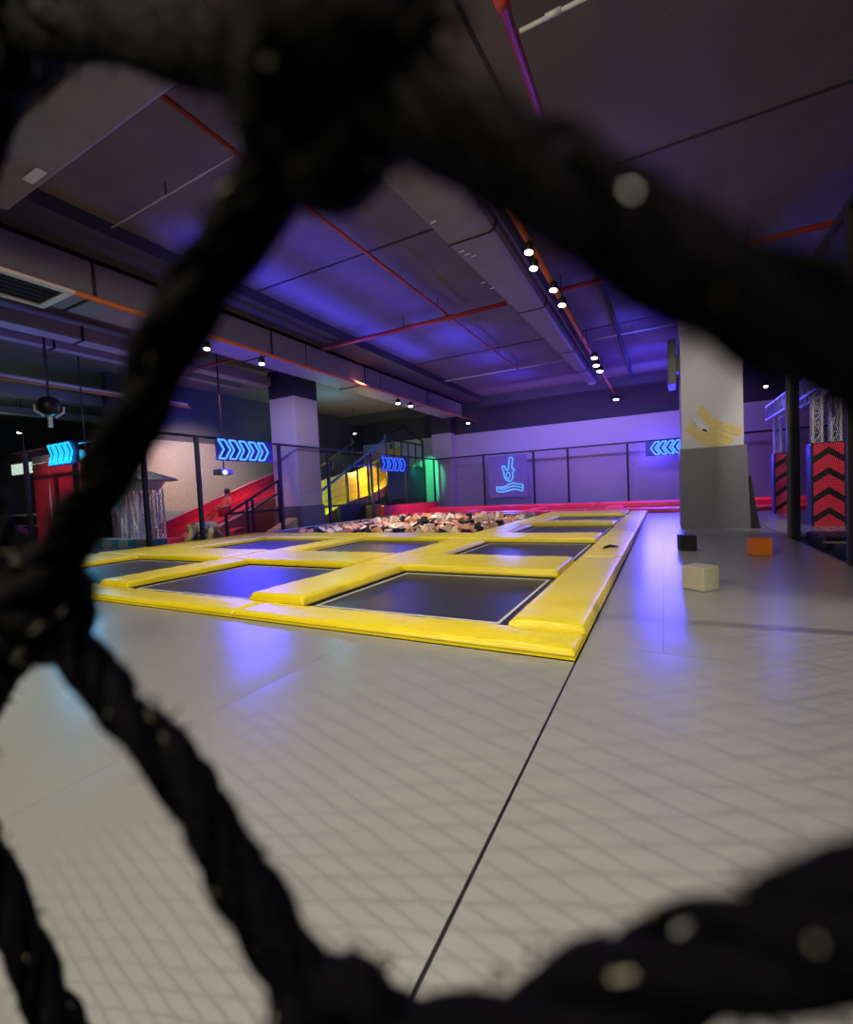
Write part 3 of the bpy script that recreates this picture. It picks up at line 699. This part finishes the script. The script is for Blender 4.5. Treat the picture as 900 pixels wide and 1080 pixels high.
for k in range(12):
    a = 12.6+k*.5
    mb.tube([(3.05, a, 3.08), (3.05, a+.25, 3.5), (3.05, a+.5, 3.08)], .022, 6); mb.tube([(3.05, a, 3.5), (3.4, a+.25, 3.5), (3.05, a+.5, 3.5)], .02, 6); mb.tube([(3.4, a, 3.08), (3.4, a+.25, 3.5), (3.4, a+.5, 3.08)], .022, 6)
mb.build('truss_web', 'steel', t)
mb = MB()
for z in (3.08, 3.4): mb.tube([(3.0, 13.5, z), (8.2, 13.5, z)], .04, 8)
for k in range(10): mb.tube([(3.1+k*.5, 13.5, 3.08), (3.35+k*.5, 13.5, 3.4), (3.6+k*.5, 13.5, 3.08)], .02, 6)
mb.build('cross_truss', 'steel', t)
# low black blocks by the edge
t = thing('edge_bolster', 'low black padded bolster outside the right side net', 'bolster', (2.75, 9.2, 0))
MB().box(2.30, 3.6, 9.6, 10.6, -.06, .16).build('bolster_body', 'blackpad', t, bevel=.04)
MB().box(2.30, 3.6, 9.56, 9.60, .06, .09).build('piping', 'webbing', t)
t = thing('edge_bolster', 'low black padded bolster nearer the right picture edge', 'bolster', (2.75, 8.6, 0))
MB().box(2.32, 3.6, 8.3, 9.2, -.06, .10).build('bolster_body', 'blackpad', t, bevel=.04)
MB().box(2.32, 3.6, 8.26, 8.30, .04, .07).build('piping', 'webbing', t)
t = thing('ribbed_block', 'pale ribbed foam block standing at the right picture edge', 'block', (2.5, 8.1, 0))
for k in range(7): MB().box(2.36, 2.75, 8.0, 8.2, -.06+k*.075, .012+k*.075).build('rib_layer', 'label_white', t, bevel=.01)

# ---------------------------------------------------------------- ceiling services
t = thing('air_duct', 'large grey air duct tapering along the middle of ceiling', 'duct', (-2.9, 12, 5.6))
secs = [(5.05, -3.40, -2.43), (7.6, -3.30, -2.43), (11.4, -3.12, -2.45), (15.6, -2.97, -2.47), (18.5, -2.88, -2.48), (21.2, -2.82, -2.5)]
for i in range(len(secs)-1):
    (ya, la, ra), (yb, lb, rb) = secs[i], secs[i+1]; mb = MB(); vs = []
    def sect(y, l, r_):
        c = .12; z0, z1 = 5.6, 6.1
        return [(l, y, z0), (r_-c, y, z0), (r_-c*.35, y, z0+c*.25), (r_, y, z0+c), (r_, y, z1), (l, y, z1)]
    a, b = sect(ya+.012, la, ra), sect(yb-.012, lb, rb)
    mb.add(a+b, [(0,1,2,3,4,5), (11,10,9,8,7,6)] + [(k, (k+1) % 6, 6+(k+1) % 6, 6+k) for k in range(6)]).build('duct_section', 'duct', t)
    if i:
        s2 = [(x, y, z) for x, y, z in sect(ya, la-.02, ra+.02)]
        MB().add([(x, ya-.02, z-.012) for x, y, z in s2] + [(x, ya+.02, z-.012) for x, y, z in s2], [(0,1,2,3,4,5), (11,10,9,8,7,6)] + [(k, (k+1) % 6, 6+(k+1) % 6, 6+k) for k in range(6)]).build('flange', 'joint', t)
for hy in (5.6, 10, 15, 20): MB().tube([(-2.75, hy, 6.09), (-2.75, hy, ZS+.01)], .015, 6).build('hanger_rod', 'black', t)
mb = MB()
for (px, py) in ((457, 234), (487, 265), (493, 268), (500, 270), (510, 298), (519, 304)): 
    d = ray(px, py); p = EYE + d*((5.6-H)/d.z); mb.box(p.x-.05, p.x+.05, p.y-.02, p.y+.02, 5.594, 5.599)
mb.build('tape_patch', 'label_white', t)
t = thing('air_duct', 'long dark duct running beside the left orange pipe', 'duct', (-10.2, 12, 5.3))
for i, (a, b) in enumerate(((1.0, 5.0), (5.0, 9.5), (9.5, 14), (14, 19), (19, 23.1))): MB().box(-10.9, -9.72, a+.01, b-.01, 5.32, 5.98).build('duct_section', 'duct', t, bevel=.03)
for y in (5, 9.5, 14, 19): MB().box(-10.92, -9.70, y-.02, y+.02, 5.30, 6.0).build('flange', 'joint', t)
struct(MB().box(-9.5, -8.5, -2, 23.2, 5.95, ZS).build('shade_band', 'dark_paint'))  # dark block standing in for the shadow beside the long duct
struct(MB().box(XL, 6, 23.2, 23.9, 5.75, ZS).build('beam_2', 'dark_paint'))
t = thing('air_duct', 'wide dark duct crossing the ceiling at upper left', 'duct', (-6, 2.9, 5.6))
MB().box(-8.45, -3.9, 2.62, 3.25, 5.62, 6.12).build('duct_section', 'duct', t, bevel=.03)
for hx in (-8, -4.4): MB().tube([(hx, 2.9, 6.1), (hx, 2.9, ZS)], .015, 6).build('hanger_rod', 'black', t)
MB().box(-7.45, -7.05, 3.05, 3.17, 5.612, 5.62).build('sticker', 'label_white', t)
t = thing('air_duct', 'second dark duct crossing the ceiling nearest the camera', 'duct', (-6, 1.9, 5.5))
MB().box(-8.45, -3.9, 1.7, 2.3, 5.5, 6.1).build('duct_section', 'duct', t, bevel=.03)
for hx in (-8, -4.4): MB().tube([(hx, 2.0, 6.1), (hx, 2.0, ZS)], .015, 6).build('hanger_rod', 'black', t)
MB().box(-8.45, -3.9, 1.62, 1.7, 5.6, 5.8).build('flange', 'joint', t)
def pipe(name, pts, r, m, label, couplings=()):
    t = thing(name, label, 'pipe', pts[0])
    MB().tube(pts, r, 12).build('pipe_run', m, t, smooth=True)
    d = (Vector(pts[1])-Vector(pts[0])).normalized()
    for c in couplings: MB().tube([Vector(c)-d*.08, Vector(c)+d*.08], r*1.4, 12).build('coupling', m, t, smooth=True)
    L = [(Vector(pts[i]), Vector(pts[i+1])) for i in range(len(pts)-1)]
    for a, b in L:
        n = max(1, int((b-a).length/4))
        for k in range(n):
            p = a.lerp(b, (k+.5)/n)
            if p.z < ZS-.02: MB().tube([p, (p.x, p.y, ZS)], .012, 6).build('hanger_rod', 'black', t)
    return t
pipe('sprinkler_pipe', [(-9.55, .5, 5.2), (-9.55, 25, 5.2)], .05, 'orange_pipe', 'long orange pipe along the left duct', [(-9.55, y, 5.2) for y in (6.5, 11, 16)])
pipe('sprinkler_pipe', [(-2.05, 5.2, 5.6), (-2.05, 25.2, 5.6)], .055, 'orange_pipe', 'bright orange pipe right of the big central duct', [(-2.05, y, 5.6) for y in (9, 14.3)])
pipe('sprinkler_pipe', [(-1.2, 1.2, 5.6), (-1.2, 5.6, 5.6)], .05, 'red_pipe', 'red pipe at the top of the picture beside a dark joint', [(-1.2, 4.2, 5.6)])
pipe('sprinkler_pipe', [(-9.4, 11.25, 5.85), (-3.4, 11.25, 5.85)], .06, 'red_pipe', 'red pipe crossing the ceiling left of central duct', [(-6.2, 11.25, 5.85)])
pipe('sprinkler_pipe', [(-2.3, 11.25, 5.85), (5.5, 11.25, 5.85)], .06, 'red_pipe', 'red pipe crossing the ceiling right of central duct', [(1, 11.25, 5.85)])
pipe('sprinkler_pipe', [(-5.05, 3.4, 5.95), (-5.05, 18, 5.95)], .032, 'red_pipe', 'thin red pipe running lengthwise between the two ducts', [(-5.05, 11.25, 5.95)])
pipe('conduit', [(-1.25, 5.0, 6.05), (1.2, 5.05, 6.05)], .022, 'conduit', 'short white conduit at top centre of the ceiling', [(-.9, 5.0, 6.05)])
pipe('conduit', [(-2.0, 16.1, 6.0), (.42, 16.1, 6.0)], .025, 'conduit', 'white conduit running from orange pipe to right pillar')
pipe('conduit', [(-8.28, 4.61, 6.0), (-5.2, 4.58, 6.0)], .014, 'conduit', 'thin grey conduit crossing blue lit ceiling at left')
pipe('conduit', [(-8.4, 18.2, 6.05), (-2.9, 18.2, 6.05)], .03, 'conduit', 'pale pipe crossing purple ceiling before the back wall')
pipe('cable_tray', [(-1.2, 11.6, 6.0), (-1.15, 23, 6.0)], .06, 'dark_paint', 'dark round cable run right of the orange pipe')
pipe('conduit', [(-17.2, 2.0, 5.25), (-17.2, 12.0, 5.25)], .07, 'conduit', 'pale thick pipe along the far left ceiling')
pipe('sprinkler_pipe', [(-17.0, 2.0, 5.12), (-17.0, 12.0, 5.12)], .04, 'orange_pipe', 'thin orange pipe below the pale far left pipe')
pipe('sprinkler_pipe', [(-15.8, 9.6, 5.5), (-10.96, 9.6, 5.5)], .035, 'red_pipe', 'red branch pipe above the left pillar')
for i, (x, z, w_, h_) in enumerate([(-13.6, 5.6, .5, .35), (-15.0, 5.7, .3, .25), (-18.8, 5.0, .6, .35), (-20.5, 4.7, .4, .25)]):
    t = thing('air_duct', ['flat dark duct left of the vent over the left fence', 'narrow dark duct second left of the vent', 'wide grey duct high at the far left', 'narrow grey duct over the arcade corner'][i], 'duct', (x, 6, z))
    for a, b in ((1, 6.5), (6.5, 12.9)): MB().box(x-w_/2, x+w_/2, a+.01, b-.01, z, z+h_).build('duct_section', 'duct', t, bevel=.02)
    MB().box(x-w_/2-.02, x+w_/2+.02, 6.47, 6.53, z-.02, z+h_+.02).build('flange', 'joint', t)
    for hy in (3, 10): MB().tube([(x, hy, z+h_), (x, hy, ZS)], .015, 6).build('hanger_rod', 'black', t)
# vents
def vent(x0, x1, y0, y1, z, label, fw=.16):
    t = thing('ceiling_vent', label, 'vent', ((x0+x1)/2, (y0+y1)/2, z))
    mb = MB(); mb.box(x0, x1, y0, y0+fw, z, z+.06); mb.box(x0, x1, y1-fw, y1, z, z+.06); mb.box(x0, x0+fw, y0+fw, y1-fw, z, z+.06); mb.box(x1-fw, x1, y0+fw, y1-fw, z, z+.06)
    mb.build('frame', 'vent_white', t, bevel=.008)
    MB().box(x0+fw, x1-fw, y0+fw, y1-fw, z+.03, z+.08).build('core', 'louvre', t)
    for k in range(5):
        x = x0+fw+(x1-x0-2*fw)*(k+.5)/5; MB().box(x-.012, x+.012, y0+fw, y1-fw, z+.015, z+.03).build('louvre_blade', 'louvre', t)
    for hx in (x0+.02, x0+.32):
        for hy in (y0+.05, y1-.05): MB().tube([(hx, hy, z+.05), (hx, hy, 5.29 if x0 < -9 else ZS)], .012, 6).build('hanger_rod', 'black', t)
    return t
vent(-10.27, -9.12, 3.2, 4.38, 5.0, 'white framed square vent with black core at the left edge', .13)
vent(-3.85, -2.72, 4.0, 4.93, 5.5, 'white framed vent mostly hidden behind the thick rope knot', .2)
# moving head
t = thing('stage_light', 'black dome stage light with white brackets at upper left', 'stage light', (-14.8, 7.5, 4.3))
p = Vector((-13.9, 5.65, 4.0)); d = ray(52, 430); p = EYE + d*(14.2/ -d.x)
MB().lathe([(.02, -.2), (.2, -.14), (.26, .05), (.2, .22), (.1, .28)], p, 16).build('housing', 'black', t, smooth=True)
for s in (-1, 1): MB().tube([p+Vector((.1*s, .28*s, .05)), p+Vector((.08*s, .28*s, -.1)), p+Vector((0, .12*s, -.24))], .03, 8).build('bracket', 'label_white', t, smooth=True)
MB().tube([p+Vector((0, 0, -.22)), p+Vector((0, 0, -.5))], .055, 8).build('lens_tube', 'label_white', t)
MB().tube([p+Vector((0, 0, .25)), (p.x, p.y, ZS)], .03, 8).build('pole', 'black', t)
# monitor by the right pillar
t = thing('wall_monitor', 'black box monitor hung on the left side of right pillar', 'monitor', (.3, 13.3, 4.2))
MB().box(.17, .34, 13.1, 14.1, 3.65, 4.75).build('housing', 'black', t, bevel=.01)
MB().box(.155, .17, 13.16, 14.04, 3.71, 4.69).build('screen', 'blackpad', t)
MB().box(.34, .42, 13.4, 13.8, 4.0, 4.4).build('bracket', 'black', t)

# track spotlights
def spotlight(x, y, z, label, on=True, energy=0, aim=None, spot=70, top=None, r=.055, group=None):
    t = thing('track_spotlight', label, 'spotlight', (x, y, z), group)
    aim = Vector(aim) if aim is not None else Vector((x+.2, y-1.5, 0)); ax = (aim-Vector((x, y, z))).normalized()
    MB().lathe([(r*.6, -.16), (r, -.13), (r*1.05, .02)], (x, y, z), 14, ax).build('housing', 'black', t, smooth=True)
    MB().lathe([(r*.92, .021), (r*.9, .03), (r*.3, .036)], (x, y, z), 14, ax).build('lens', 'lamp' if on else 'louvre', t)
    MB().tube([(x, y, z+.04), (x, y, (top or z+.3))], .014, 8).build('stem', 'black', t)
    if energy:
        light('spot_lamp', 'SPOT', Vector((x, y, z))+ax*.07, (1, .91, .78), energy, .04, aim, spot=spot, blend=.5)
    return t
tr = thing('light_track', 'black lighting track beside the right orange pipe', 'track', (-2.2, 15, 5.55)); MB().box(-2.26, -2.20, 3.0, 25.2, 5.52, 5.56).build('track_rail', 'black', tr)
for y in (4, 9, 14, 20): MB().box(-2.235, -2.225, y, y+.02, 5.56, ZS).build('hanger', 'black', tr)
RG = 'spotlights on the right track'
for (px, py, l, e) in [(375, 3, 'spotlight at the picture top above the rope knot', 260), (558, 265, 'first small spotlight on the right track below the rope', 60), (563, 282, 'second small spotlight on the right track', 60),
                       (584, 305, 'brightest spotlight on the right track beside the red pipe', 160), (593, 321, 'small spotlight just below the brightest one', 60), (627, 377, 'upper spotlight of the far cluster on the right track', 60),
                       (629, 385, 'middle spotlight of the far cluster on the right track', 60), (633, 391, 'lowest spotlight of the far cluster on the right track', 60), (650, 421, 'last spotlight on the right track before the back wall', 60)]:
    d = ray(px, py); p = EYE + d*((5.32-H)/d.z)
    x = p.x; y = p.y
    if y > 24.6: q = ony(px, py, 23.0); spotlight(q.x, q.y, q.z, l, True, e, (q.x-.4, q.y-2.5, 0), r=.085, top=5.53)
    else: spotlight(x, y, 5.32, l, True, e, (x-.3, y-1.0, 0), r=.05+.0035*y, top=5.53)
for (px, py, l, e) in [(218, 367, 'first spotlight on the left orange pipe', 80), (276, 383, 'spotlight above the left pillar', 80), (420, 425, 'left spotlight of the pair farther along the orange pipe', 60), (433, 428, 'right spotlight of the pair farther along the orange pipe', 60), (494, 446, 'spotlight near the back left corner of ceiling', 40)]:
    d = ray(px, py); q = EYE + d*(9.6/-d.x)
    if q.y > 24.4: q = ony(px, py, 22.8)
    spotlight(q.x, q.y, q.z, l, True, e, (q.x+.6, q.y-.8, 0), r=.06+.002*q.y, top=5.2)
q = ony(374, 457, 21.0); spotlight(q.x, q.y, q.z, 'lone spotlight high above the slide tower', True, 30, (q.x, q.y, 0), r=.09, top=ZS)
q = ony(20, 456, 9.0); spotlight(q.x, q.y, q.z, 'small spotlight at far left above the arcade', True, 60, (q.x, q.y-.5, 0), r=.08, top=ZS)
q = ony(808, 407, 20.0); spotlight(q.x, q.y, q.z, 'small spotlight right of the right pillar', True, 60, (q.x, q.y-2, 0), r=.07, top=ZS)

# ---------------------------------------------------------------- the rope net right before the lens
NY = .030
La = Vector((-.076, -.013)); A_ = Vector((.047, .045)); B_ = Vector((.050, -.034))
over = {(0, 0): (-.077, -.013), (1, 0): (-.022, .0335), (1, -1): (-.073, .063), (-1, 0): (-.119, -.046), (0, 1): (-.026, -.0505), (1, 1): (.0215, -.0068)}
rn = random.Random(11); nodes = {}
def node(i, j):
    if (i, j) not in nodes:
        if (i, j) in over: p = over[(i, j)]; nodes[(i, j)] = Vector((p[0], NY, H+p[1]))
        else:
            p = La + A_*i + B_*j; nodes[(i, j)] = Vector((p.x+rn.uniform(-.004, .004), NY+rn.uniform(-.002, .002), H+p.y+rn.uniform(-.004, .004)))
    return nodes[(i, j)]
net = thing('rope_net', 'black knotted rope net hanging right in front of the camera', 'rope net', (-1.5, NY, 0))
xmin, xmax, zmin, zmax = -4.6, 2.03, -.03, 4.6
def inside(p): return xmin < p.x < xmax and zmin < p.z < zmax
near = lambda p: (Vector((p.x+.03, p.z-H))).length < .15
far_v = []; far_f = []; near_seg = []
for i in range(-140, 140):
    for j in range(-140, 140):
        c = La + A_*i + B_*j
        if not (xmin-.06 < c.x < xmax+.06 and zmin-.06 < c.y+H < zmax+.06): continue
        p = node(i, j)
        for (di, dj) in ((1, 0), (0, 1)):
            q = node(i+di, j+dj)
            if not (inside(p) and inside(q)): continue
            if near((p+q)/2): near_seg.append((p, q)); continue
            t_ = (q-p).normalized(); n1 = Vector((0, 1, 0)); n2 = t_.cross(n1); r_ = .0023; o_ = len(far_v)
            for e in (p, q):
                for k in range(4):
                    a = math.pi/2*k; far_v.append(tuple(e+(n1*math.cos(a)+n2*math.sin(a))*r_))
            for k in range(4): far_f.append((o_+k, o_+(k+1) % 4, o_+4+(k+1) % 4, o_+4+k))
m_ = MB(); m_.v = far_v; m_.f = far_f; m_.build('mesh_cords', 'net', net)
def rope(p, q, name):
    mb = MB(); L_ = (q-p).length; t_ = (q-p).normalized(); n1 = Vector((0, 1, 0)); n2 = t_.cross(n1).normalized()
    n = 44; ph = rn.uniform(0, 6); pitch_ = .030; tw = rn.uniform(-.0015, .0015)
    def cen(s):
        w_ = math.sin(math.pi*s)
        return p.lerp(q, s) + n1*(tw*w_) + n2*(.0018*noise.noise((s*3+ph, ph, 0)))
    for k in range(2):                               # two thick plies
        pts = []; rs = []
        for i in range(n+1):
            s = i/n; a = ph + k*math.pi + 2*math.pi*s*L_/pitch_
            pts.append(cen(s) + (n1*math.cos(a)+n2*math.sin(a))*.0012); rs.append(.00175*(1+.22*noise.noise((s*11+k*5, ph, 1))))
        mb.tube(pts, rs, 10)
    for k in range(5):                               # thin yarns wandering over them
        pts = []; f0 = rn.uniform(0, 6)
        for i in range(n+1):
            s = i/n; a = f0 + 2*math.pi*s*L_/pitch_*.9 + .5*noise.noise((s*6, f0, 2))
            pts.append(cen(s) + (n1*math.cos(a)+n2*math.sin(a))*(.0025+.0004*noise.noise((s*8, f0, 4))))
        mb.tube(pts, .0006, 5)
    ob = mb.build(name, 'rope', net, smooth=True)
    fb = MB(); gb = MB()
    for k in range(330):
        s = rn.random(); a = rn.uniform(0, 6.283); d = n1*math.cos(a)+n2*math.sin(a); b = cen(s)+d*.0024
        e = (d + t_*rn.uniform(-1.5, 1.5) + n2*rn.uniform(-.6, .6)).normalized(); L2 = rn.uniform(.0005, .0020)
        (gb if k % 26 == 0 else fb).tube([b, b+e*L2*.5+t_*rn.uniform(-.0005, .0005), b+e*L2+d*rn.uniform(-.0012, .0004)], rn.uniform(.00013, .00019) if k % 26 == 0 else rn.uniform(.00007, .00016), 4, cap=False)
    fb.build('loose_fibre', 'fibre', ob); gb.build('painted_glint', 'glint_fibre', ob)
    return ob
used = {}
for p, q in near_seg:
    low = Vector((0, 0, -.0055))
    if (p-node(0, 1)).length < 1e-6 and (q-node(1, 1)).length < 1e-6: rope(p + low*.15, q + low, 'rope_strand')
    else: rope(p, q, 'rope_strand')
    for e in (p, q): used[tuple(e)] = e
for e in used.values():
    if not near(e): continue
    big = (e - node(1, 0)).length < 1e-6
    k_ = 1.2 if big else 1.0
    mb = MB()
    for (ax, ay, r1) in ((Vector((1, 0, .75)).normalized(), Vector((.1, 1, -.1)), .0046), (Vector((1, 0, -.6)).normalized(), Vector((0, 1, 0)), .0046), (Vector((.15, 0, 1)).normalized(), Vector((1, 0, -.15)), .0050)):
        pts = []
        for i in range(22):
            a = 2*math.pi*i/22; pts.append(e + (ax*math.cos(a)*1.35 + ay.normalized()*math.sin(a)*.72)*r1*k_)
        mb.tube(pts, .0024*k_, 8, closed=True)
    ob = mb.build('knot', 'rope', net, smooth=True)
    fb = MB(); gb = MB()
    for k in range(420 if big else 220):
        d = Vector((rn.gauss(0, 1), rn.gauss(0, .7), rn.gauss(0, 1))).normalized(); b = e + Vector((d.x*.0078, d.y*.005, d.z*.0065))*k_
        c = d.orthogonal().normalized(); L2 = rn.uniform(.0008, .003)
        (gb if k % 14 == 0 else fb).tube([b, b+d*L2*.6+c*rn.uniform(-.0006, .0006), b+d*L2*.8+c*rn.uniform(-.0016, .0016)], rn.uniform(.00013, .00019) if k % 14 == 0 else rn.uniform(.00006, .00015), 4, cap=False)
    fb.build('loose_fibre', 'fibre', ob); gb.build('painted_glint', 'glint_fibre', ob)
t = net
MB().box(xmin-.1, 2.04, NY-.05, NY+.02, -.06, -.032).build('ground_rail', 'black', t)
MB().box(xmin-.1, 2.04, NY-.05, NY+.05, 4.6, 4.68).build('top_rail', 'black', t)
MB().box(xmin-.1, xmin, NY-.05, NY+.05, -.032, 4.6).build('post', 'black', t)

# ---------------------------------------------------------------- lights
WARM = (1, .91, .76); VIO = (.20, .10, 1.0); BLU = (.06, .045, 1.0)
# lamps outside the net, behind and beside the viewer
light('track_lamp_behind', 'SPOT', (-.1, -.72, 4.4), WARM, 300, .006, (.25, 2.2, 0), spot=76, blend=.9)
light('track_lamp_behind_left', 'AREA', (-4.6, -3.2, 5.2), (1, .92, .64), 430, 1.2, (-2.6, 2.2, 0))
light('fill_behind_right', 'AREA', (.6, -2.2, 5.0), WARM, 110, 1.4, (.2, 2.4, 0))  # added fill, softens the net shadow on the near mats
light('side_lamp_right', 'SPOT', (5.2, 4.6, 2.7), (1, .93, .82), 620, .03, (1.0, 3.4, 0), spot=60, blend=.6)
# house spots over the court
for (x, y, e) in ((-2.4, 5.2, 420), (-5.6, 5.6, 420), (-9.0, 6.2, 420), (-2.4, 10.0, 420), (-6.4, 9.6, 420), (-2.4, 15.5, 360), (-7.0, 13.6, 1300), (-9.4, 13.4, 900), (-6.0, 18.2, 300)):
    light('court_spot', 'SPOT', (x, y, 5.7), WARM, e, .12, (x, y+.3, 0), spot=74, blend=.9)
light('pillar_lamp', 'SPOT', (.2, 8.2, 5.4), (1, .92, .85), 330, .1, (1.0, 13, 2.2), spot=55, blend=.8)
light('pillar_lamp_left', 'SPOT', (-8.6, 9.0, 4.6), (.80, .66, 1), 480, .1, (-12.6, 13.3, 3.0), spot=50, blend=.8)
# blue and violet LED washes
light('blue_wash', 'AREA', (-7.75, 10.4, 5.15), BLU, 95, .12, (-7.75, 10.4, 6.2), sy=9.5).data.spread = R(95)
light('blue_wash', 'AREA', (-6.0, 11.0, 4.9), BLU, 48, .12, (-6.0, 11.0, 6.2), sy=9).data.spread = R(100)
for y in (13.5, 16.5, 19.5): light('violet_wash', 'SPOT', (-5.6, y, 4.9), BLU, 170, .1, (-5.7, y+.4, 6.2), spot=120, blend=.9)
for y in (11.0, 15.0, 19.0, 21.8): light('violet_wash', 'SPOT', (-.4, y, 5.0), BLU, 150, .1, (-.6, y+.4, 6.2), spot=120, blend=.9)
light('violet_wash', 'AREA', (-5.6, 11.0, 4.6), VIO, 18, 1.2, (-5.6, 11.2, 6.2), sy=13)
light('violet_wash', 'AREA', (-.2, 13.0, 4.6), VIO, 20, .8, (-.2, 13.0, 6.2), sy=12)
light('violet_back_wall', 'AREA', (-3.5, 20.5, 5.0), (.27, .16, 1), 420, 8, (-3.5, 25.3, 2.4), sy=.5)
light('violet_left', 'AREA', (-14.5, 6.0, 4.4), (.25, .15, 1), 40, 2, (-14.5, 6.5, 6.2), sy=5)
# sign glow
def glow(loc, aim, w_, h_, col, e): light("sign_glow", "AREA", loc, col, e, w_, aim, sy=h_)
glow((-11.95, 10.4, 2.85), (-10, 10.4, 2.3), 2.1, .55, BLU, 230)
glow((-16.05, 6.95, 2.9), (-16.05, 5, 2.2), 1.5, .55, (.02, .55, 1), 120)
glow((-11.95, 19.7, 2.7), (-10, 19.7, 2.3), 2.2, .55, BLU, 90)
glow((.0, 24.1, 2.8), (.0, 22, 2.3), 1.8, .7, BLU, 650)
glow((-7.6, 24.1, 1.9), (-7.6, 22, 1.5), .8, 1.6, (.10, .12, 1), 120)
light('sign_back_glow', 'POINT', (-.2, 24.75, 2.8), BLU, 90, .2)
light('sign_back_glow', 'POINT', (-12.7, 10.4, 2.9), BLU, 130, .2)
light('sign_back_glow', 'POINT', (-12.7, 19.6, 2.7), BLU, 60, .2)
light('sign_back_glow', 'POINT', (-7.6, 24.85, 2.0), (.10, .09, 1), 40, .2)
light('sign_back_glow', 'POINT', (-16.0, 7.4, 2.9), (.02, .5, 1), 50, .2)
# coloured play lights and added fill spots
light('green_led', 'SPOT', (-12.7, 22.6, 3.4), (.05, 1, .35), 600, .1, (-13.0, 25.3, 2.0), spot=60)
light('lime_led', 'POINT', (-13.9, 15.7, 1.5), (.5, 1, .02), 130, .2)
light('amber_led', 'POINT', (-13.9, 20.3, 2.5), (1, .66, .16), 180, .2)
light('teal_led', 'POINT', (-14.5, 17.5, 4.6), (.15, .6, .9), 130, .2)
light('red_led', 'SPOT', (-12.8, 10.4, 5.2), (1, .30, .30), 620, .1, (-14.6, 12.0, .8), spot=60, blend=.8)
light('wall_lamp', 'SPOT', (-14.6, 11.0, 5.2), (1, .80, .56), 2600, .15, (-18, 13.0, 2.0), spot=70, blend=.9)
light('wall_lamp', 'SPOT', (-15.2, 8.4, 5.0), (1, .72, .74), 1300, .15, (-18, 10.4, 1.8), spot=75, blend=.9)
light('lattice_fill', 'SPOT', (-12.9, 6.2, 4.6), (.9, .95, 1), 700, .1, (-14.9, 8.6, .9), spot=40, blend=.7)  # added spot with no fixture, brightens the lattice tower
light('red_board_lamp', 'SPOT', (-17.5, 5.0, 4.6), (1, .55, .62), 480, .1, (-19.0, 8.3, 1.5), spot=60, blend=.7)
for x in (-9.5, -5.5, -1.5): light('red_back', 'SPOT', (x, 21.3, 4.2), (1, .16, .34), 420, .1, (x, 21.6, 0), spot=84, blend=.8)
light('pink_wall', 'SPOT', (-9.4, 20.2, 3.0), (1, .40, .42), 330, .1, (-12, 21, .3), spot=75, blend=.8)
light('red_back', 'SPOT', (4.0, 21.3, 4.2), (1, .12, .15), 420, .1, (4.0, 22, 0), spot=84, blend=.8)
light('ninja_lamp', 'SPOT', (3.2, 9.0, 5.3), (1, .85, .8), 700, .1, (3.3, 14, 1.2), spot=55, blend=.8)
light('ninja_blue', 'POINT', (2.7, 15.2, 3.6), (.15, .12, 1), 45, .1)
light('upper_wall_fill', 'SPOT', (-14.2, 12.2, 3.9), BLU, 420, .1, (-18, 13.2, 4.3), spot=90, blend=.9)  # added spot, boosts the weak blue glow on the upper wall
light('trestle_fill', 'SPOT', (-10.8, 8.2, 4.6), (1, .92, .78), 420, .1, (-13.2, 9.6, .3), spot=36, blend=.8)  # added spot with no fixture, lifts the dark yellow trestle
light('arcade_lamp', 'POINT', (-24, 8, 4), (.8, 1, .9), 60, .2)

w_ = bpy.data.worlds.new('dim_room'); SC.world = w_; w_.use_nodes = True
w_.node_tree.nodes['Background'].inputs[0].default_value = (.5, .4, .75, 1); w_.node_tree.nodes['Background'].inputs[1].default_value = .012

# ---------------------------------------------------------------- camera
cd = bpy.data.cameras.new('camera'); cam = bpy.data.objects.new('camera', cd); C.objects.link(cam); SC.camera = cam
cd.sensor_fit = 'HORIZONTAL'; cd.sensor_width = 36; cd.lens = FPX/900*36; cd.clip_start = .004; cd.clip_end = 200
mw = Matrix((Rv, Uv, -Fv)).transposed().to_4x4(); mw.translation = EYE; cam.matrix_world = mw
cd.dof.use_dof = True; cd.dof.focus_distance = 6.0; cd.dof.aperture_fstop = cd.lens/1.7
vs_ = SC.view_settings; vs_.view_transform = 'Standard'; vs_.look = 'None'; vs_.exposure = 0; vs_.gamma = 1; vs_.use_curve_mapping = False
